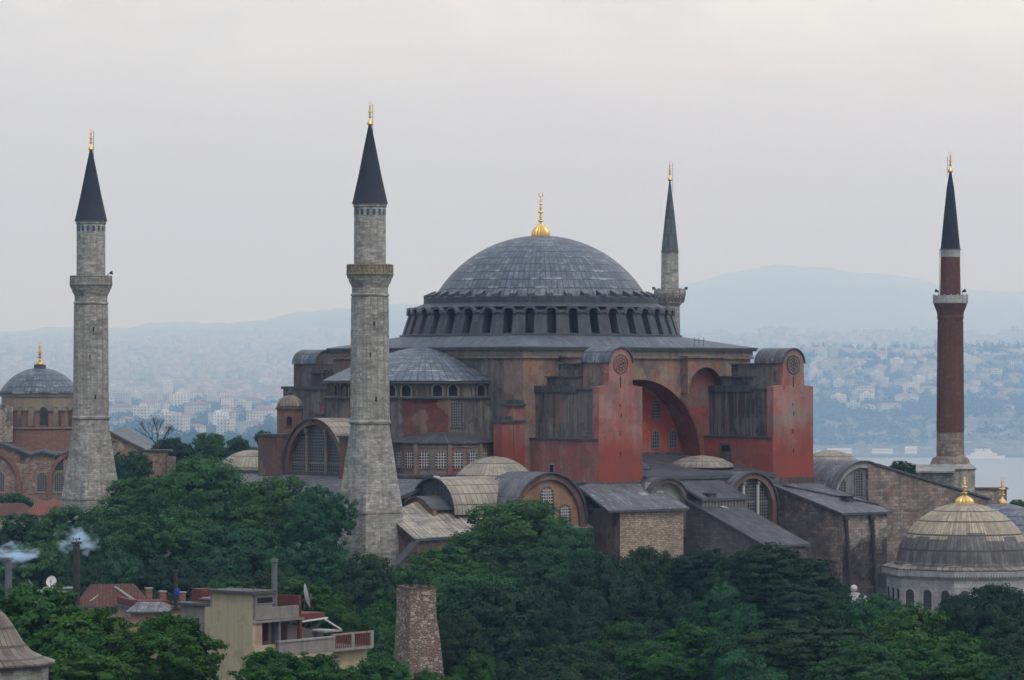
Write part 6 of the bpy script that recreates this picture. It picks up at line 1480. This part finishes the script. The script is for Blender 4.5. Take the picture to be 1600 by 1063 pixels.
for r_, (d, rw) in enumerate([(q * KF, w_) for q, w_ in hrows]):
    x = 1268 + rr.uniform(0, 10); i = 0
    while x < 1604:
        dd = d + rr.uniform(-25, 25)
        keep = (.28, .55, .72, .8, .85, .85, .8, .7)[r_]
        if rr.random() < keep and not (1468 < x < 1506):
            ki = rr.choices(range(8), (4, 5, 5, 3, 3, 4, 3, 1))[0]; k = KINDS[ki]
            side = 'left' if x < 1470 else 'right'; i = i + 1 if x < 1470 or i > 0 else 1
            if x > 1506 and not getattr(put_house, 'flag', None) == r_: i = 1; put_house.flag = r_
            put_house(x, dd, ki, f"{NUMW[k[2]]}-storey {'red roofed' if k[3] else 'flat roofed'} far house, {ORD[i - 1]} {side} of the brick minaret, {rw} shore row", 'houses on the far shore hillside')
            x += 2.35 * k[0] * FPX / dd * rr.uniform(.9, 1.4)
        else: x += rr.uniform(12, 26)
lrows = [(1980, 'nearest'), (2150, 'second'), (2320, 'third'), (2580, 'fourth'), (2850, 'fifth'), (3150, 'sixth'), (3450, 'seventh'), (3800, 'eighth'), (4200, 'ninth')]
for r_, (d, rw) in enumerate([(q * KF, w_) for q, w_ in lrows]):
    x = 168 + rr.uniform(0, 14); i = 0
    while x < 462:
        dd = d + rr.uniform(-60, 60)
        if rr.random() < (.25, .38, .5, .6, .62, .65, .7, .7, .7)[r_]:
            ki = rr.choices(range(8), (5, 5, 3, 2, 5, 3, 2, 1))[0]; k = KINDS[ki]
            put_house(x, dd, ki, f"{NUMW[k[2]]}-storey {'red roofed' if k[3] else 'flat roofed'} far house, {ORD[i]} right of the leftmost minaret, {rw} hazy row", 'houses in the hazy city at the left'); i += 1
            x += 2.35 * k[0] * FPX / dd * rr.uniform(.85, 1.3)
        else: x += rr.uniform(10, 26)
# the countless farther houses, one mass
def box_mass(name, pts, mats, label_kind):
    base = np.array([(-1, -1, -1), (1, -1, -1), (1, 1, -1), (-1, 1, -1), (-1, -1, 1), (1, -1, 1), (1, 1, 1), (-1, 1, 1)], float) * .5
    q = np.array([(0, 1, 5, 4), (1, 2, 6, 5), (2, 3, 7, 6), (3, 0, 4, 7), (4, 5, 6, 7)])
    VV, QQ, MM = [], [], []
    for i, (x, y, z, w_, l_, h_, a, rf) in enumerate(pts):
        b_ = base * (w_, l_, h_); c_, s_ = math.cos(a), math.sin(a)
        v = np.stack([x + b_[:, 0] * c_ - b_[:, 1] * s_, y + b_[:, 0] * s_ + b_[:, 1] * c_, z + b_[:, 2] + h_ / 2 - 4], 1)
        VV.append(v); QQ.append(q + i * 8); MM += [0, 0, 0, 0, rf]
    me = np_mesh(name, np.vstack(VV), np.vstack(QQ), mats, np.array(MM)); o = bpy.data.objects.new(name, me); scene.collection.objects.link(o); o['kind'] = 'stuff'; return o
pts = []
for i in range(4200):
    left = i % 5 < 3
    if left: px = rr.uniform(-60, 560); d = KF * (3500 + 5000 * rr.random() ** .8)
    else: px = rr.uniform(1000, 1900); d = KF * rr.choice([rr.uniform(4050, 4300), rr.uniform(5600, 7800), rr.uniform(5600, 7000)])
    x, y = rd((px - 800) / FPX * d, d); pts.append((x, y, gz(px, d) - 1, rr.uniform(22, 68), rr.uniform(18, 36), rr.uniform(14, 38), -TH + rr.uniform(-.7, .7), rr.choice([1, 1, 2])))
o = box_mass('distant_houses', pts, ['far_wall_stuff', 'far_roof', 'far_roof_flat'], 'stuff')
# far woods: clumps of leaf tufts
def wood(name, spots, seed):
    rng = np.random.default_rng(seed); A = np.array(spots)     # x y z r h
    per = 150
    n = len(A); off = unit(rng.normal(0, 1, (n, per, 3))) * rng.uniform(.55, 1, (n, per, 1)); off[:, :, 2] = np.abs(off[:, :, 2]) * 1.0 - .15
    P = np.stack([A[:, None, 0] + off[:, :, 0] * A[:, None, 3], A[:, None, 1] + off[:, :, 1] * A[:, None, 3], A[:, None, 2] + (off[:, :, 2] + .2) * A[:, None, 4]], 2).reshape(-1, 3)
    V, Q = leaves(rng, P, off.reshape(-1, 3), 3.8); me = np_mesh(name, V, Q, ['leaf_far']); o = bpy.data.objects.new(name, me); scene.collection.objects.link(o); o['kind'] = 'stuff'; return o
sp = []
for i in range(1900):                               # right shore cliff and gardens
    px = rr.uniform(1255, 1640) if i % 5 < 3 else rr.choice([rr.uniform(1040, 1255), rr.uniform(1640, 2000)]); d = KF * (3270 + 270 * rr.random() ** 1.1 if i % 9 < 5 else rr.uniform(3480, 4150))
    x, y = rd((px - 800) / FPX * d, d); s = rr.uniform(13, 29); sp.append((x, y, gz(px, d) - 2, s, s * rr.uniform(1.0, 1.7)))
for i in range(90):                                 # pines on the crest
    px = rr.choice([rr.uniform(1505, 1640), rr.uniform(1505, 1640), rr.uniform(1270, 1470)]); d = KF * rr.uniform(4080, 4160); x, y = rd((px - 800) / FPX * d, d); sp.append((x, y, gz(px, d) - 2, rr.uniform(8, 17), rr.uniform(34, 60)))
wood('far_wood', sp, 3)
sp = []
for i in range(1100):
    px = rr.uniform(-200, 470); d = 900 + KF * 3200 * rr.random() ** .8; x, y = rd((px - 800) / FPX * d, d); s = rr.uniform(10, 25); sp.append((x, y, gz(px, d) - 2, s, s * rr.uniform(.9, 1.3)))
for i in range(260):
    px = rr.uniform(200, 460); d = rr.uniform(780, 1500); x, y = rd((px - 800) / FPX * d, d); s = rr.uniform(4.5, 9); sp.append((x, y, gz(px, d) - 1, s, s * rr.uniform(.9, 1.3)))
wood('city_greenery', sp, 4)
# quay, breakwater and sheds on the far shore
def far_box(name, label, cat, grp, px, d, w_, l_, z0, h_, mat, roof=None):
    x, y = rd((px - 800) / FPX * d, d); t = thing(name, label, cat, (x, y, z0), grp)
    m = MB(); m.box(-w_ / 2, w_ / 2, -l_ / 2, l_ / 2, z0, z0 + h_, mat, rot=(x, y, -TH)); 
    for i in range(int(w_ / 6)): u = -w_ / 2 + 3 + i * 6; m.box(u - 1, u + 1, -l_ / 2 - .1, -l_ / 2, z0 + h_ * .3, z0 + h_ * .7, 'far_window', rot=(x, y, -TH))
    m.build('wall', t)
    if roof:
        m = MB(); F = frame(x, y, CT, -ST); m.ext(F, [(-w_ / 2 - 1, z0 + h_), (w_ / 2 + 1, z0 + h_), (0, z0 + h_ * 1.5)], -l_ / 2 - 1, l_ / 2 + 1, roof); m.build('roof', t)
    return t
x, y = rd((1440 - 800) / FPX * KF * 3120, KF * 3120)
m = MB(); m.box(-660, 660, -6, 6, SEA - 3, SEA + 7, 'quay', rot=(x, y, -TH)); o = m.build('breakwater', None, origin=(x, y, SEA)); tag(o, 'long low grey breakwater along the far shore', 'breakwater')
m = MB(); x, y = rd((1470 - 800) / FPX * KF * 3190, KF * 3190); m.box(-1100, 1100, -6, 40, SEA - 3, SEA + 7, 'quay', rot=(x, y, -TH)); o = m.build('quay', None, origin=(x, y, SEA)); tag(o, 'grey quay edge at the foot of the far wooded shore', 'quay')
px = 1312; i = 0
while px < 1600:
    if not 1462 < px < 1510:
        w_ = rr.uniform(22, 75); rf = rr.choice([None, 'far_roof', 'far_roof', None]); side = 'left' if px < 1470 else 'right'
        if px > 1510 and i < 100: i = 100
        far_box('harbour_shed', f"{ORD[i % 100]} {'red roofed' if rf else 'pale flat'} quayside shed {side} of the brick minaret", 'shed', 'sheds along the far quay', px, KF * 3192 + rr.uniform(-4, 8), w_, 12, SEA + 7, rr.uniform(12, 22), 'ship_white' if rr.random() < .6 else 'far_wall_stuff', rf); i += 1
        px += w_ * .52 + rr.uniform(1, 14)
    else: px += 5
def ship(px, d, L, label, funnel='ship_red'):
    x, y = rd((px - 800) / FPX * d, d); t = thing('ship', label, 'ship', (x, y, SEA)); F = frame(x, y, CT, -ST); Z = lambda q: SEA + (q + 35) * 2.9
    m = MB(); m.ext(F, [(-L / 2 + 1, Z(-35.3)), (L / 2 - 3, Z(-35.3)), (L / 2 + 1, Z(-31.8)), (-L / 2, Z(-31.8))], -4, 4, 'ship_white'); m.build('hull', t)
    m = MB(); m.ext(F, [(-L * .38, Z(-31.8)), (L * .3, Z(-31.8)), (L * .27, Z(-29.2)), (-L * .38, Z(-29.2))], -3.2, 3.2, 'ship_white'); m.ext(F, [(-L * .25, Z(-29.2)), (L * .18, Z(-29.2)), (L * .15, Z(-26.8)), (-L * .25, Z(-26.8))], -2.6, 2.6, 'ship_white')
    for i in range(8): m.ext(F, [(-L * .34 + i * L * .08, Z(-31.1)), (-L * .34 + i * L * .08 + 1, Z(-31.1)), (-L * .34 + i * L * .08 + 1, Z(-30.2)), (-L * .34 + i * L * .08, Z(-30.2))], 3.2, 3.3, 'ship_dark')
    m.build('superstructure', t)
    m = MB(); m.tube(F(-L * .05, Z(-26.8)), F(-L * .05, Z(-23.2)), 1.5, funnel, 10); m.build('funnel', t)
    m = MB(); m.tube(F(L * .12, Z(-26.8)), F(L * .12, Z(-18)), .18, 'ship_dark', 5); m.tube(F(-L * .3, Z(-29)), F(-L * .3, Z(-16)), .18, 'ship_dark', 5); m.build('mast', t)
ship(1290, KF * 3060, 103, 'white ferry with red funnel right beside the red buttress tower'); ship(1540, KF * 3070, 113, 'white ferry with red funnel at the far quay right of the brick minaret')
# radio masts on the far ridge
for px, h_, lb in ((1088, 330, 'left one of the faint radio masts, just right of the pale thin minaret'), (1302, 350, 'tallest faint radio mast on the hazy ridge'), (1320, 400, 'right one of the faint ridge masts') , (1336, 260, 'short faint radio mast right of the tallest on the ridge')):
    d = KF * 15400; x, y = rd((px - 800) / FPX * d, d); z0 = gz(px, d) - 5; t = thing('radio_mast', lb, 'mast', (x, y, z0))
    m = MB(); m.tube((x, y, z0), (x, y, z0 + h_ * .6), 4.5, 'white_metal', 6, 2.5); m.build('lower_mast', t); m = MB(); m.tube((x, y, z0 + h_ * .6), (x, y, z0 + h_), 2.2, 'white_metal', 5, 1); m.build('antenna', t)

# ------------------------------------------------------------------ smoke and haze
def smoke(px, py, d, sx, sz, dens, seed, label):
    x, y, z = W(px, py, d)
    bpy_m, t = new_mat('smoke_%d' % seed)
    ob = t.node('ShaderNodeTexCoord').outputs['Object']
    wv = t.node('ShaderNodeTexNoise', Vector=t.vscale(ob, (1, 1, 1), (seed * 2.1, 0, 0)), Scale=1.5, Detail=4).outputs['Color']
    wv = t.node('ShaderNodeVectorMath', {'operation': 'SUBTRACT'}, _0=wv, _1=(.5, .5, .5)).outputs[0]
    wv = t.node('ShaderNodeVectorMath', {'operation': 'SCALE'}, _0=wv, Scale=1.9).outputs[0]
    ln = t.node('ShaderNodeVectorMath', {'operation': 'LENGTH'}, _0=t.node('ShaderNodeVectorMath', {'operation': 'ADD'}, _0=ob, _1=wv).outputs[0]).outputs['Value']
    nz = t.noise(t.vscale(ob, (1, 1, 1), (seed, 0, 0)), 1.9, 4, .6, .8)
    f = t.math('MULTIPLY', t.ramp(ln, .1, .72, 1, 0), t.ramp(nz, .43, .60)); f = t.math('MULTIPLY', f, dens)
    pv = t.node('ShaderNodeVolumePrincipled', Color=(.66, .82, 1.0), Density=f, Anisotropy=.1)
    t.node('ShaderNodeOutputMaterial', Volume=pv.outputs[0])
    import bmesh
    me = bpy.data.meshes.new('smoke'); bm = bmesh.new(); bmesh.ops.create_icosphere(bm, subdivisions=3, radius=1); bm.to_mesh(me); bm.free()
    me.materials.append(bpy_m); o = bpy.data.objects.new('smoke', me); scene.collection.objects.link(o); o.location = (x, y, z); o.scale = (sx, sx, sz); o['kind'] = 'stuff'
smoke(27, 868, 277, 2.4, 1.2, 3.0, 3, ''); smoke(122, 846, 277, 2.1, 1.4, 2.6, 7, '')
hz, t = new_mat('haze')
pv = t.node('ShaderNodeVolumePrincipled', Density=HAZE_D, Anisotropy=0.0); pv.inputs['Color'].default_value = HAZE_C
pv.inputs['Absorption Color'].default_value = (1, 1, 1, 1)
t.node('ShaderNodeOutputMaterial', Volume=pv.outputs[0])
m = MB(); S = KF * 16200
X0, Y0 = rd(0, 0)
me = bpy.data.meshes.new('haze'); zb_, zt_ = HC - 83 * KF, 1950.0
me.from_pydata([(a * S, b * S, c) for c in (zb_, zt_) for a, b in ((-1, -1), (1, -1), (1, 1), (-1, 1))], [], [(3, 2, 1, 0), (4, 5, 6, 7), (0, 1, 5, 4), (1, 2, 6, 5), (2, 3, 7, 6), (3, 0, 4, 7)])
me.materials.append(hz); o = bpy.data.objects.new('haze', me); scene.collection.objects.link(o); o.location = (X0, Y0, 0); o['kind'] = 'stuff'
for o in scene.objects:
    if '_o' in o: del o['_o']
